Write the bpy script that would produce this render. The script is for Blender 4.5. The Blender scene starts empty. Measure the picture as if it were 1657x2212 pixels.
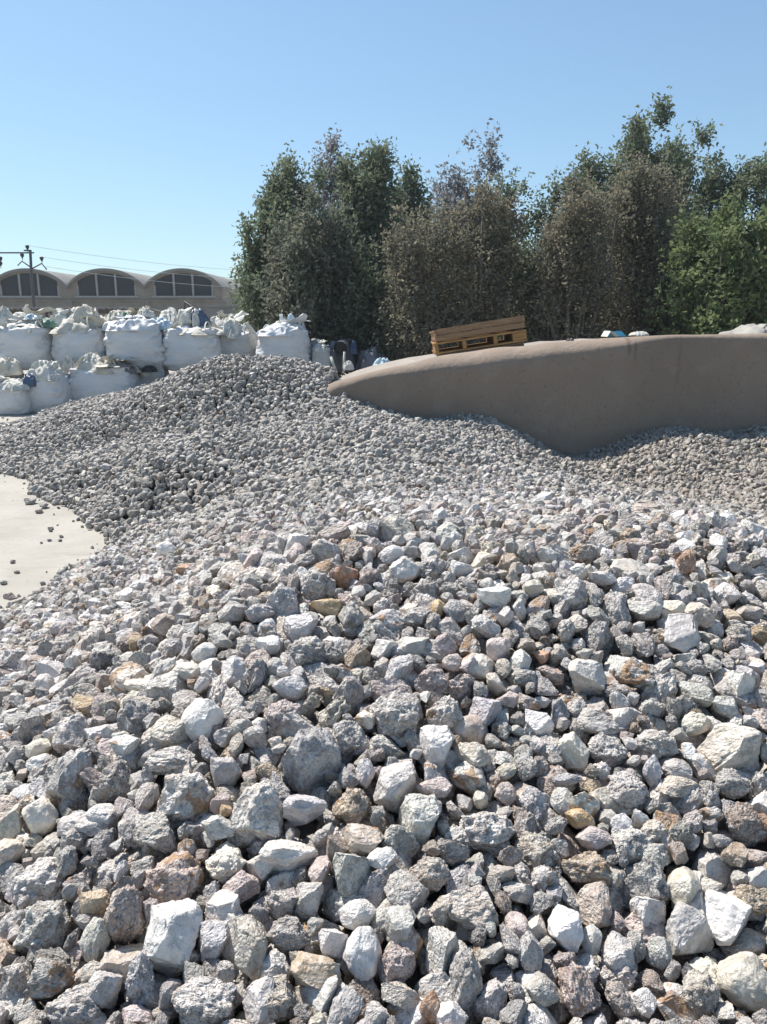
import bpy, bmesh, math, random
import numpy as np
from mathutils import Matrix, Vector, Euler

R = math.radians
scene = bpy.context.scene
col = scene.collection
rng = np.random.default_rng(11)
random.seed(5)

# ------------------------------------------------------------------ camera, sky, sun, exposure
PITCH, EYE, FOC, CX, CY = 14.0, 1.6, 1661.0, 828.5, 1106.0     # photo measured at 1657 x 2212
cam = bpy.data.objects.new("camera", bpy.data.cameras.new("camera"))
col.objects.link(cam)
cam.location = (0, 0, EYE)
cam.rotation_euler = (R(90 - PITCH), 0, 0)
cam.data.sensor_fit = 'HORIZONTAL'
cam.data.sensor_width = 36.0
cam.data.lens = 36.0 * FOC / 1657.0
cam.data.clip_end = 3000
cam.data.clip_start = 0.05
scene.camera = cam

SUN_EL, SUN_AZ = 53.0, -43.0        # azimuth measured from +Y (ahead), negative = to the left
sd = Vector((math.sin(R(SUN_AZ)) * math.cos(R(SUN_EL)), math.cos(R(SUN_AZ)) * math.cos(R(SUN_EL)), math.sin(R(SUN_EL))))
world = bpy.data.worlds.new("World")
scene.world = world
world.use_nodes = True
wn, wl = world.node_tree.nodes, world.node_tree.links
sky = wn.new("ShaderNodeTexSky")
sky.sky_type = 'NISHITA'
sky.sun_disc = False
sky.sun_elevation = R(SUN_EL)
sky.sun_rotation = R(SUN_AZ)
sky.altitude = 0
sky.air_density = 1.0
sky.dust_density = 0.5
sky.ozone_density = 1.2
sky_g = wn.new("ShaderNodeGamma"); sky_g.inputs[1].default_value = 0.75
sky_m = wn.new("ShaderNodeMix"); sky_m.data_type = 'RGBA'; sky_m.blend_type = 'MULTIPLY'; sky_m.inputs[0].default_value = 1.0
sky_m.inputs[7].default_value = (0.96, 1.20, 1.36, 1)
wl.new(sky.outputs[0], sky_g.inputs[0]); wl.new(sky_g.outputs[0], sky_m.inputs[6])
wl.new(sky_m.outputs[2], wn["Background"].inputs["Color"])
wn["Background"].inputs["Strength"].default_value = 0.10
sun = bpy.data.objects.new("sun", bpy.data.lights.new("sun", 'SUN'))
col.objects.link(sun)
sun.data.energy = 4.6
sun.data.angle = R(0.5)
sun.data.color = (1.0, 0.955, 0.89)
sun.rotation_euler = (-sd).to_track_quat('-Z', 'Y').to_euler()
sun.location = (-8, 6, 14)
scene.view_settings.view_transform = 'Standard'
scene.view_settings.look = 'None'
scene.view_settings.exposure = 0.72
scene.view_settings.gamma = 1.0
scene.cycles.max_bounces = 6
scene.cycles.diffuse_bounces = 3

# ------------------------------------------------------------------ helpers
FW = np.array([0, math.cos(R(PITCH)), -math.sin(R(PITCH))])
UP = np.array([0, math.sin(R(PITCH)), math.cos(R(PITCH))])
RT = np.array([1.0, 0, 0])
EYEP = np.array([0, 0, EYE])


def ray(px, py):
    return RT * ((px - CX) / FOC) + UP * ((CY - py) / FOC) + FW


def at(px, py, y):
    d = ray(px, py)
    return EYEP + d * (y / d[1])


def onz(px, py, z):
    d = ray(px, py)
    return EYEP + d * ((z - EYE) / d[2])


def project(p):
    q = np.asarray(p, float) - EYEP
    dep = q @ FW
    return CX + FOC * (q @ RT) / dep, CY - FOC * (q @ UP) / dep, dep


def _hash(ix, iy, iz, seed):
    h = (ix * 374761393 + iy * 668265263 + iz * 2147483647 + seed * 974634777) & 0xffffffff
    h = ((h ^ (h >> 13)) * 1274126177) & 0xffffffff
    h = (h ^ (h >> 16)) & 0xffff
    return h / 32767.5 - 1.0


def vnoise(p, seed=0):
    p = np.asarray(p, float)
    i = np.floor(p).astype(np.int64)
    f = p - i
    f = f * f * f * (f * (f * 6 - 15) + 10)
    out = 0
    for dx in (0, 1):
        wx = f[..., 0] if dx else 1 - f[..., 0]
        for dy in (0, 1):
            wy = f[..., 1] if dy else 1 - f[..., 1]
            for dz in (0, 1):
                wz = f[..., 2] if dz else 1 - f[..., 2]
                out = out + wx * wy * wz * _hash(i[..., 0] + dx, i[..., 1] + dy, i[..., 2] + dz, seed)
    return out


def fbm(p, seed=0, octaves=4, gain=0.5):
    p = np.asarray(p, float)
    s, a = 0, 1.0
    for o in range(octaves):
        s = s + a * vnoise(p * (2.03 ** o) + o * 17.3, seed + o)
        a *= gain
    return s


def mesh_of(name, verts, faces, smooth=False, mat=None):
    me = bpy.data.meshes.new(name)
    verts = np.asarray(verts, np.float32)
    if isinstance(faces, np.ndarray):
        k = faces.shape[1]
        me.vertices.add(len(verts))
        me.vertices.foreach_set("co", verts.ravel())
        me.loops.add(faces.size)
        me.loops.foreach_set("vertex_index", faces.astype(np.int32).ravel())
        me.polygons.add(len(faces))
        me.polygons.foreach_set("loop_start", np.arange(0, faces.size, k, dtype=np.int32))
        me.update(calc_edges=True)
        me.validate()
    else:
        me.from_pydata([tuple(map(float, v)) for v in verts], [], faces)
        me.update()
    if smooth:
        me.polygons.foreach_set("use_smooth", np.ones(len(me.polygons), dtype=bool))
    if mat:
        me.materials.append(mat)
    return me


def link(name, me, parent=None):
    o = bpy.data.objects.new(name, me)
    col.objects.link(o)
    if parent is not None:
        o.parent = parent
    return o


def tag(o, label=None, cat=None, group=None, kind=None):
    if label: o["label"] = label
    if cat: o["category"] = cat
    if group: o["group"] = group
    if kind: o["kind"] = kind
    return o


def thing(name, label, cat, loc=(0, 0, 0), rz=0.0, group=None):
    o = bpy.data.objects.new(name, None)
    col.objects.link(o)
    o.empty_display_size = 0.1
    o.location = loc
    o.rotation_euler = (0, 0, rz)
    return tag(o, label, cat, group)


class MB:
    def __init__(s):
        s.v, s.f = [], []

    def add(s, verts, faces):
        b = len(s.v)
        s.v.extend([tuple(map(float, v)) for v in verts])
        s.f.extend([tuple(int(i) + b for i in f) for f in faces])
        return s

    def box(s, c, size, rot=None):
        hx, hy, hz = size[0] / 2, size[1] / 2, size[2] / 2
        bv = min(hx, hy, hz) * 0.12
        vs = []
        # chamfered box: 24 verts
        for sx in (-1, 1):
            for sy in (-1, 1):
                for sz in (-1, 1):
                    vs += [(sx * (hx - bv), sy * (hy - bv), sz * hz), (sx * (hx - bv), sy * hy, sz * (hz - bv)), (sx * hx, sy * (hy - bv), sz * (hz - bv))]
        bm = bmesh.new()
        for v in vs: bm.verts.new(v)
        bmesh.ops.convex_hull(bm, input=bm.verts)
        bm.verts.index_update()
        m = (rot.to_3x3() if rot is not None else Matrix.Identity(3))
        V = [m @ v.co + Vector(c) for v in bm.verts]
        F = [[v.index for v in f.verts] for f in bm.faces]
        bm.free()
        return s.add(V, F)

    def tube(s, pts, rad, n=8, cap=True):
        pts = [Vector(p) for p in pts]
        if not hasattr(rad, '__len__'): rad = [rad] * len(pts)
        rings, prev = [], None
        V, F = [], []
        for i, p in enumerate(pts):
            a = pts[max(i - 1, 0)]; b = pts[min(i + 1, len(pts) - 1)]
            t = (b - a).normalized()
            ref = prev if prev is not None else (Vector((1, 0, 0)) if abs(t.x) < 0.8 else Vector((0, 1, 0)))
            u = (ref - t * ref.dot(t)).normalized()
            prev = u
            w = t.cross(u)
            for k in range(n):
                an = 2 * math.pi * k / n
                V.append(p + (u * math.cos(an) + w * math.sin(an)) * rad[i])
        for i in range(len(pts) - 1):
            for k in range(n):
                F.append((i * n + k, i * n + (k + 1) % n, (i + 1) * n + (k + 1) % n, (i + 1) * n + k))
        if cap:
            F.append(tuple(range(n - 1, -1, -1)))
            F.append(tuple((len(pts) - 1) * n + k for k in range(n)))
        return s.add(V, F)

    def ribbon(s, pts, width_dir, w, th=0.006):
        V, F = [], []
        wd = Vector(width_dir).normalized() * (w / 2)
        pts = [Vector(p) for p in pts]
        for i, p in enumerate(pts):
            a = pts[max(i - 1, 0)]; b = pts[min(i + 1, len(pts) - 1)]
            n = (b - a).normalized().cross(wd).normalized() * (th / 2)
            V += [p - wd - n, p + wd - n, p + wd + n, p - wd + n]
        for i in range(len(pts) - 1):
            for k in range(4):
                F.append((i * 4 + k, i * 4 + (k + 1) % 4, i * 4 + 4 + (k + 1) % 4, i * 4 + 4 + k))
        F.append((3, 2, 1, 0)); e = (len(pts) - 1) * 4
        F.append((e, e + 1, e + 2, e + 3))
        return s.add(V, F)

    def build(s, name, mat, parent=None, smooth=False):
        return link(name, mesh_of(name, s.v, s.f, smooth, mat), parent)


# ------------------------------------------------------------------ materials
def mat_base(name):
    m = bpy.data.materials.new(name)
    m.use_nodes = True
    nt = m.node_tree
    return m, nt.nodes, nt.links, nt.nodes["Principled BSDF"]


def node(N, L, kind, ins=None, **props):
    n = N.new(kind)
    for k, v in props.items(): setattr(n, k, v)
    for k, v in (ins or {}).items():
        s = n.inputs[k]
        if hasattr(v, 'is_output'): L.new(v, s)
        else: s.default_value = v
    return n


def mix(N, L, a, b, f, blend='MIX'):
    n = N.new("ShaderNodeMix"); n.data_type = 'RGBA'; n.blend_type = blend
    for idx, v in ((0, f), (6, a), (7, b)):
        s = n.inputs[idx]
        if hasattr(v, 'is_output'): L.new(v, s)
        elif idx == 0: s.default_value = v
        else: s.default_value = (*v, 1) if len(v) == 3 else v
    return n.outputs[2]


def mth(N, L, op, a, b=0.0, c=0.0, clamp=False):
    n = N.new("ShaderNodeMath"); n.operation = op; n.use_clamp = clamp
    for i, v in enumerate((a, b, c)):
        if hasattr(v, 'is_output'): L.new(v, n.inputs[i])
        else: n.inputs[i].default_value = v
    return n.outputs[0]


def sstep(N, L, x, lo, hi):
    n = N.new("ShaderNodeMapRange"); n.interpolation_type = 'SMOOTHSTEP'
    for nm, v in (("Value", x), ("From Min", lo), ("From Max", hi)):
        if hasattr(v, 'is_output'): L.new(v, n.inputs[nm])
        else: n.inputs[nm].default_value = v
    return n.outputs[0]


def noise(N, L, vec, scale, detail=4, rough=0.55, dist=0.0):
    n = node(N, L, "ShaderNodeTexNoise", {"Scale": scale, "Detail": detail, "Roughness": rough, "Distortion": dist})
    if vec is not None: L.new(vec, n.inputs["Vector"])
    return n.outputs["Fac"]


def plain(name, c1, c2=None, scale=4.0, rough=0.85, bump=0.0, bscale=None, coord='Object', spec=0.3, stretch=(1, 1, 1), bdist=0.02):
    m, N, L, P = mat_base(name)
    tc = node(N, L, "ShaderNodeTexCoord").outputs[coord]
    mp = node(N, L, "ShaderNodeMapping", {"Vector": tc, "Scale": stretch}).outputs[0]
    c2 = c2 or tuple(x * 0.75 for x in c1)
    f = sstep(N, L, noise(N, L, mp, scale, 6, 0.6), 0.3, 0.7)
    L.new(mix(N, L, c1, c2, f), P.inputs["Base Color"])
    P.inputs["Roughness"].default_value = rough
    P.inputs["Specular IOR Level"].default_value = spec
    if bump:
        b = node(N, L, "ShaderNodeBump", {"Strength": bump, "Distance": bdist, "Height": noise(N, L, mp, bscale or scale * 4, 6, 0.65)})
        L.new(b.outputs[0], P.inputs["Normal"])
    return m


def stone_material(name, fine=False):
    m, N, L, P = mat_base(name)
    tint = node(N, L, "ShaderNodeAttribute", attribute_type='INSTANCER', attribute_name='tint').outputs["Color"]
    prm = node(N, L, "ShaderNodeAttribute", attribute_type='INSTANCER', attribute_name='wear').outputs["Vector"]
    sp = node(N, L, "ShaderNodeSeparateXYZ", {"Vector": prm})
    stain, rgh, seed = sp.outputs
    tc = node(N, L, "ShaderNodeTexCoord").outputs["Object"]
    off = node(N, L, "ShaderNodeCombineXYZ", {"X": mth(N, L, 'MULTIPLY', seed, 91.0), "Y": mth(N, L, 'MULTIPLY', seed, 57.0), "Z": mth(N, L, 'MULTIPLY', seed, 33.0)}).outputs[0]
    vec = node(N, L, "ShaderNodeVectorMath", {0: tc, 1: off}, operation='ADD').outputs[0]
    nA = noise(N, L, vec, 1.2, 3, 0.5, 0.6)
    nB = noise(N, L, vec, 2.6, 4, 0.55, 0.7)
    nC = noise(N, L, vec, 7.5, 3, 0.5, 0.2)
    nE = noise(N, L, vec, 15.0, 2, 0.5, 0.0)
    nD = noise(N, L, vec, 0.8, 4, 0.55, 1.0)
    wob = node(N, L, "ShaderNodeVectorMath", {0: vec, 1: node(N, L, "ShaderNodeVectorMath", {0: node(N, L, "ShaderNodeTexNoise", {"Vector": vec, "Scale": 3.0, "Detail": 3.0}).outputs["Color"], 1: (0.5, 0.5, 0.5)}, operation='MULTIPLY').outputs[0]}, operation='ADD').outputs[0]
    vo = node(N, L, "ShaderNodeTexVoronoi", {"Vector": wob, "Scale": 2.6})
    cell = node(N, L, "ShaderNodeSeparateXYZ", {"Vector": vo.outputs["Color"]}).outputs[0]
    dark = mix(N, L, tint, (0.50, 0.475, 0.465), 1.0, 'MULTIPLY')
    lite = mix(N, L, node(N, L, 'ShaderNodeVectorMath', {0: tint, 1: (1.28, 1.27, 1.25)}, operation='MULTIPLY').outputs[0], (0.74, 0.73, 0.70), 0.30)
    c = mix(N, L, tint, dark, mth(N, L, 'MULTIPLY', sstep(N, L, nB, 0.48, 0.66), mth(N, L, 'MULTIPLY_ADD', rgh, 0.80, 0.02)))
    c = mix(N, L, c, lite, mth(N, L, 'MULTIPLY', sstep(N, L, nA, 0.46, 0.62), 0.65))
    c = mix(N, L, c, lite, mth(N, L, 'MULTIPLY', sstep(N, L, cell, 0.55, 0.62), 0.40))
    c = mix(N, L, c, dark, mth(N, L, 'MULTIPLY', sstep(N, L, cell, 0.30, 0.22), mth(N, L, 'MULTIPLY_ADD', rgh, 0.45, 0.06)))
    c = mix(N, L, c, (0.17, 0.155, 0.15), mth(N, L, 'MULTIPLY', sstep(N, L, nC, 0.56, 0.68), mth(N, L, 'MULTIPLY_ADD', rgh, 0.72, 0.06)))
    c = mix(N, L, c, (0.74, 0.73, 0.70), mth(N, L, 'MULTIPLY', sstep(N, L, nC, 0.44, 0.33), mth(N, L, 'MULTIPLY_ADD', rgh, 0.45, 0.12)))
    c = mix(N, L, c, (0.16, 0.15, 0.14), mth(N, L, 'MULTIPLY', sstep(N, L, nE, 0.56, 0.66), mth(N, L, 'MULTIPLY_ADD', rgh, 0.62, 0.03)))
    br = mix(N, L, (0.40, 0.23, 0.105), (0.23, 0.155, 0.11), sstep(N, L, nB, 0.4, 0.62))
    thr = mth(N, L, 'SUBTRACT', 0.76, mth(N, L, 'MULTIPLY', stain, 0.38))
    c = mix(N, L, c, br, mth(N, L, 'MULTIPLY', sstep(N, L, nD, thr, mth(N, L, 'ADD', thr, 0.08)), 0.85))
    L.new(c, P.inputs["Base Color"])
    L.new(mth(N, L, 'MULTIPLY_ADD', rgh, 0.50, 0.30), P.inputs["Roughness"])
    P.inputs["Specular IOR Level"].default_value = 0.4
    if not fine:
        hsum = mth(N, L, 'ADD', nB, mth(N, L, 'MULTIPLY', nC, 0.45))
        b = node(N, L, "ShaderNodeBump", {"Strength": 0.8, "Distance": 0.03, "Height": mth(N, L, 'MULTIPLY', hsum, mth(N, L, 'MULTIPLY_ADD', rgh, 0.82, 0.18))})
        L.new(b.outputs[0], P.inputs["Normal"])
    return m


M_stone = stone_material("stone")
M_gravel = stone_material("gravel", True)
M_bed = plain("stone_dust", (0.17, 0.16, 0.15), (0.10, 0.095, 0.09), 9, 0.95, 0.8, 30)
def slab_material():
    m, N, L, P = mat_base("slab_concrete")
    tc = node(N, L, "ShaderNodeTexCoord").outputs["Object"]
    c = mix(N, L, (0.385, 0.358, 0.308), (0.315, 0.29, 0.245), sstep(N, L, noise(N, L, tc, .9, 5, .6), .35, .65))
    st = node(N, L, "ShaderNodeMapping", {"Vector": tc, "Scale": (.5, 2.6, 1.0), "Rotation": (0, 0, .35)}).outputs[0]
    c = mix(N, L, c, (0.235, 0.22, 0.195), mth(N, L, 'MULTIPLY', sstep(N, L, noise(N, L, st, 2.2, 5, .6, .5), .55, .72), .6))
    c = mix(N, L, c, (0.20, 0.19, 0.17), mth(N, L, 'MULTIPLY', sstep(N, L, noise(N, L, tc, 26, 3, .6), .60, .70), .55))
    c = mix(N, L, c, (0.42, 0.405, 0.37), mth(N, L, 'MULTIPLY', sstep(N, L, noise(N, L, tc, 5, 4, .6), .55, .7), .5))
    L.new(c, P.inputs["Base Color"])
    P.inputs["Roughness"].default_value = .9
    b = node(N, L, "ShaderNodeBump", {"Strength": .35, "Distance": .01, "Height": noise(N, L, tc, 18, 5, .6)})
    L.new(b.outputs[0], P.inputs["Normal"])
    return m


M_slab = slab_material()
M_ramp = plain("ramp_soil", (0.34, 0.30, 0.26), (0.25, 0.22, 0.19), 2.0, 0.95, 0.5, 12)
M_bag = plain("woven_sack", (0.68, 0.675, 0.665), (0.60, 0.597, 0.59), 2.2, 0.6, 0.65, 2.6, spec=0.35, stretch=(1, 1, 2.2), bdist=.09)
M_bag2 = plain("woven_sack_dusty", (0.52, 0.51, 0.49), (0.42, 0.41, 0.385), 2.6, 0.7, 0.65, 2.6, stretch=(1, 1, 2.2), bdist=.09)
M_white = plain("white_plastic", (0.72, 0.72, 0.72), (0.6, 0.6, 0.6), 6, 0.6)
M_cloth = plain("pale_cloth", (0.64, 0.625, 0.57), (0.47, 0.455, 0.40), 9, 0.8, 0.4, 16)
M_beige = plain("beige_cloth", (0.60, 0.565, 0.49), (0.45, 0.42, 0.35), 9, 0.8, 0.4, 16)
M_blue = plain("blue_plastic", (0.10, 0.145, 0.22), (0.06, 0.09, 0.14), 6, 0.4, 0.3, 16)
M_paleblue = plain("pale_blue_plastic", (0.45, 0.56, 0.62), (0.30, 0.42, 0.50), 6, 0.4, 0.3, 16)
M_tarp = plain("dusty_tarpaulin", (0.34, 0.32, 0.285), (0.25, 0.235, 0.21), 5, 0.8, 0.3, 14)
M_green = plain("green_plastic", (0.16, 0.26, 0.19), (0.10, 0.18, 0.13), 6, 0.5)
M_greycloth = plain("grey_sheet", (0.24, 0.24, 0.25), (0.15, 0.15, 0.16), 6, 0.7, 0.4, 16)
M_black = plain("black_plastic", (0.03, 0.03, 0.032), (0.02, 0.02, 0.022), 6, 0.5)
M_rust = plain("rusty_steel", (0.10, 0.075, 0.06), (0.06, 0.05, 0.045), 12, 0.7)
M_steel = plain("weathered_steel", (0.10, 0.095, 0.10), (0.07, 0.065, 0.07), 8, 0.6)
M_wood = plain("pallet_wood", (0.46, 0.26, 0.10), (0.31, 0.175, 0.07), 5, 0.8, 0.3, 20, stretch=(1, 8, 8))
M_wood2 = plain("old_wood", (0.25, 0.185, 0.13), (0.16, 0.12, 0.088), 5, 0.85, 0.3, 20, stretch=(1, 8, 8))
M_wood3 = plain("brown_wood", (0.33, 0.205, 0.115), (0.22, 0.14, 0.082), 5, 0.85, 0.3, 20, stretch=(1, 8, 8))
M_plaster = plain("grey_plaster", (0.285, 0.243, 0.195), (0.21, 0.178, 0.145), 1.1, 0.9, 0.2, 6)
M_roof = plain("shell_roof", (0.24, 0.23, 0.21), (0.19, 0.182, 0.168), 0.5, 0.9, 0.2, 6)
M_frame = plain("window_frame", (0.33, 0.33, 0.325), (0.28, 0.28, 0.275), 2, 0.6)
M_glass, _N, _L, _P = mat_base("dark_glass")
_P.inputs["Base Color"].default_value = (0.03, 0.036, 0.042, 1)
_P.inputs["Roughness"].default_value = 0.35
_P.inputs["Specular IOR Level"].default_value = 0.12
M_fence = plain("perimeter_plaster", (0.26, 0.25, 0.245), (0.20, 0.195, 0.19), 0.7, 0.9)
M_tin = plain("corrugated_tin", (0.34, 0.33, 0.31), (0.22, 0.20, 0.18), 2.5, 0.5)
M_bark = plain("bark", (0.20, 0.175, 0.145), (0.12, 0.105, 0.09), 8, 0.9, 0.5, 30, stretch=(1, 1, 0.25))


def leaf_material(name, a, b, c):
    m, N, L, P = mat_base(name)
    geo = node(N, L, "ShaderNodeNewGeometry").outputs["Random Per Island"]
    tc = node(N, L, "ShaderNodeTexCoord").outputs["Object"]
    n1 = noise(N, L, tc, 1.1, 3, 0.6)
    base = mix(N, L, a, b, sstep(N, L, n1, 0.38, 0.62))
    base = mix(N, L, base, c, mth(N, L, 'GREATER_THAN', geo, 0.80))
    L.new(base, P.inputs["Base Color"])
    P.inputs["Roughness"].default_value = 0.8
    P.inputs["Specular IOR Level"].default_value = 0.12
    tr = node(N, L, "ShaderNodeBsdfTranslucent", {"Color": base})
    mx = node(N, L, "ShaderNodeMixShader", {0: 0.40, 1: P.outputs[0], 2: tr.outputs[0]})
    L.new(mx.outputs[0], N["Material Output"].inputs["Surface"])
    return m


M_leaf = {
    'green': leaf_material("leaf_dull_green", (0.150, 0.195, 0.122), (0.180, 0.205, 0.132), (0.25, 0.27, 0.19)),
    'brown': leaf_material("leaf_dusty_brown", (0.225, 0.204, 0.152), (0.190, 0.188, 0.136), (0.32, 0.285, 0.205)),
    'bright': leaf_material("leaf_fresh_green", (0.140, 0.185, 0.085), (0.170, 0.215, 0.095), (0.22, 0.25, 0.14)),
    'drab': leaf_material("leaf_drab_olive", (0.150, 0.172, 0.130), (0.165, 0.165, 0.125), (0.25, 0.25, 0.19)),
    'pale': leaf_material("leaf_grey_blue", (0.23, 0.23, 0.235), (0.26, 0.26, 0.265), (0.34, 0.34, 0.35)),
}


def wall_material():
    m, N, L, P = mat_base("ramp_wall_render")
    tc = node(N, L, "ShaderNodeTexCoord").outputs["Object"]
    f = sstep(N, L, noise(N, L, tc, 0.7, 7, 0.62), 0.32, 0.68)
    c = mix(N, L, (0.285, 0.222, 0.172), (0.235, 0.184, 0.144), f)
    c = mix(N, L, c, (0.36, 0.305, 0.25), mth(N, L, 'MULTIPLY', sstep(N, L, noise(N, L, tc, 4.0, 5, 0.6), 0.52, 0.68), 0.22))
    c = mix(N, L, c, (0.17, 0.135, 0.11), mth(N, L, 'MULTIPLY', sstep(N, L, noise(N, L, tc, 2.3, 5, 0.6, .6), 0.58, 0.72), 0.22))
    c = mix(N, L, c, (0.15, 0.12, 0.10), mth(N, L, 'MULTIPLY', sstep(N, L, noise(N, L, tc, 30.0, 2, 0.5), 0.62, 0.70), 0.5))
    s = node(N, L, "ShaderNodeSeparateXYZ", {"Vector": tc})
    wob = mth(N, L, 'MULTIPLY', mth(N, L, 'SUBTRACT', noise(N, L, tc, 7.0, 3), 0.5), 0.05)
    x = mth(N, L, 'ADD', s.outputs[0], wob)
    for x0, w, z0, z1, k in WALL_STAINS:
        d = mth(N, L, 'ABSOLUTE', mth(N, L, 'SUBTRACT', x, x0))
        g = mth(N, L, 'MULTIPLY', sstep(N, L, d, w, w * 0.2), mth(N, L, 'MULTIPLY', sstep(N, L, s.outputs[2], z0, z0 + 0.12), sstep(N, L, s.outputs[2], z1 + 0.03, z1)))
        c = mix(N, L, c, (0.15, 0.115, 0.09), mth(N, L, 'MULTIPLY', g, k))
    L.new(c, P.inputs["Base Color"])
    P.inputs["Roughness"].default_value = 0.92
    P.inputs["Specular IOR Level"].default_value = 0.2
    b = node(N, L, "ShaderNodeBump", {"Strength": 0.6, "Distance": 0.03, "Height": noise(N, L, tc, 7.0, 5, 0.62)})
    L.new(b.outputs[0], P.inputs["Normal"])
    return m


# ------------------------------------------------------------------ ground
def sheet(name, xs, ys, zf, mat, kind='structure', smooth=True):
    X, Y = np.meshgrid(xs, ys)
    Z = zf(X, Y)
    V = np.stack([X, Y, Z], -1).reshape(-1, 3)
    nx, ny = len(xs), len(ys)
    i = np.arange((ny - 1) * (nx - 1))
    r, c = i // (nx - 1), i % (nx - 1)
    a = r * nx + c
    F = np.stack([a, a + 1, a + nx + 1, a + nx], -1)
    o = link(name, mesh_of(name, V, F, smooth, mat))
    return tag(o, kind=kind)


gx = np.unique(np.concatenate([np.linspace(-900, 900, 25), np.linspace(-30, 30, 41)]))
gy = np.unique(np.concatenate([np.linspace(-60, 1800, 30), np.linspace(-10, 60, 41)]))
sheet("ground", gx, gy, lambda X, Y: X * 0, M_slab)

# ---- shape of the stone heap: thin-plate surface through measured points
ctl = []
def C(p, w=None): ctl.append(tuple(p))
for px in (830, 1150, 1450):
    for py, z in ((2900, .58), (2212, .61), (1900, .68), (1650, .75), (1400, .86), (1250, .935), (1170, .945)):
        C(onz(px, py, z))
for py, z in ((2900, .58), (2212, .62), (1900, .67), (1650, .72), (1480, .74), (1390, .70), (1300, .50)): C(onz(300, py, z))
C(onz(560, 1400, .84)); C(onz(560, 1235, .86)); C(onz(640, 1170, .84)); C(onz(470, 1250, .68))
C((0.1, 2.9, .83)); C((0.2, 3.5, .72)); C((0.1, 4.2, .625)); C((0.1, 5.0, .585)); C((1.1, 2.9, .84)); C((0, 6.0, .63)); C((0, 7.0, .655)); C((1.3, 3.5, .70)); C((-.6, 3.6, .60))
C(at(1250, 1110, 4.0)); C(at(620, 1080, 4.4)); C(onz(320, 1120, .13)); C(onz(210, 1085, .10))
for px, py in ((850, 900), (950, 908), (1050, 905), (1120, 935), (1220, 995), (1300, 975), (1370, 945), (1440, 925), (1540, 938), (1657, 925), (1900, 925)):
    C(at(px, py, 8.6))
C(at(500, 783, 9.3)); C(at(400, 797, 9.5)); C(at(600, 788, 9.3)); C(at(680, 815, 9.1)); C(at(330, 835, 10.2)); C(at(720, 850, 8.8))
C(at(450, 888, 8.55)); C(at(350, 886, 8.9)); C(at(550, 890, 8.5)); C(at(640, 893, 8.35)); C(at(270, 856, 11.8)); C(at(160, 872, 12.8)); C(at(760, 880, 8.4))
C((-2.0, 10.3, .95)); C((-2.2, 12, .76)); C((-2.6, 14, .70)); C((-3.2, 15.5, .70)); C((-1.4, 15, .62)); C((-0.6, 13, .35)); C((-5.5, 13.9, 0.02)); C((-7, 14.2, .02)); C((0.3, 15, 0.1))
for px, py in ((0, 1312), (110, 1252), (230, 1170), (160, 1142), (95, 1080), (50, 1042), (0, 1025), (115, 884), (60, 908), (0, 926)):
    C(onz(px, py, 0.0))
for px, py, z in ((0, 1170, -.3), (100, 1170, -.16), (0, 1100, -.25), (20, 898, -.08), (-200, 1150, -.6), (-300, 1300, -.4), (-120, 975, .05), (-250, 920, -.1)):
    p = onz(px, py, 0.0); C((p[0], p[1], z))
for px, py, z in ((0, 2212, .60), (0, 1700, .62), (0, 1500, .56), (0, 1410, .36), (0, 1350, .12), (100, 1320, .28), (250, 1210, .20), (400, 1150, .40), (-300, 1700, .45), (-250, 1500, .2), (-300, 2212, .5),
                  (1310, 1050, .06), (1400, 1052, .10), (1657, 1092, .24), (1500, 1085, .22), (1657, 1170, .86), (1657, 1250, .90), (1657, 1400, .84), (1657, 1700, .72), (1657, 2212, .62), (2000, 1700, .7), (1950, 1250, .75), (1900, 1080, .25)):
    p = onz(px, py, z); C(p)
for px, py, y in ((330, 1000, 6.3), (250, 1005, 6.8), (430, 1000, 6.1), (500, 1000, 6.2), (170, 1000, 7.3), (110, 1000, 8.2), (1450, 985, 7.7), (1600, 1000, 7.4), (300, 930, 8.8), (1150, 1010, 7.2), (400, 950, 7.8)):
    C(at(px, py, y))
for p in ((-2.25, 3.1, .0), (-2.2, 2.3, .02), (-2.1, 1.4, .05), (-2.1, .5, .08), (-3.1, 1.5, -.3), (-3.3, 3.0, -.35), (-1.5, 1.2, .34), (-1.5, .4, .36), (3.6, 2.2, .55), (3.2, 1.2, .5), (3.0, .4, .45), (4.6, 3.0, .3), (5.5, 5.0, .15), (5.5, 8.5, .40), (2.2, 1.2, .60)): C(p)
ctl = np.array(ctl)


def tps_fit(P, reg=0.02):
    n = len(P)
    d = np.linalg.norm(P[:, None, :2] - P[None, :, :2], axis=-1)
    K = np.where(d > 0, d * d * np.log(d + 1e-12), 0) + np.eye(n) * reg
    A = np.zeros((n + 3, n + 3))
    A[:n, :n] = K
    Q = np.concatenate([np.ones((n, 1)), P[:, :2]], 1)
    A[:n, n:] = Q; A[n:, :n] = Q.T
    b = np.zeros(n + 3); b[:n] = P[:, 2]
    return np.linalg.solve(A, b)


TPS = tps_fit(ctl)


def heap(x, y):
    x = np.asarray(x, float); y = np.asarray(y, float)
    s = TPS[-3] + TPS[-2] * x + TPS[-1] * y
    for i in range(len(ctl)):
        d2 = (x - ctl[i, 0]) ** 2 + (y - ctl[i, 1]) ** 2
        s = s + TPS[i] * 0.5 * d2 * np.log(d2 + 1e-12)
    p = np.stack([x * 2.1, y * 2.1, np.zeros_like(x)], -1)
    s = s + 0.03 * vnoise(p, 4) + 0.018 * vnoise(p * 2.3, 9)
    return np.clip(s, -0.6, 1.3)


# lookup grid of the heap (fast sampling)
HX = np.arange(-8.0, 7.01, 0.05); HY = np.arange(0.0, 16.51, 0.05)
HG = heap(*np.meshgrid(HX, HY))


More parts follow.
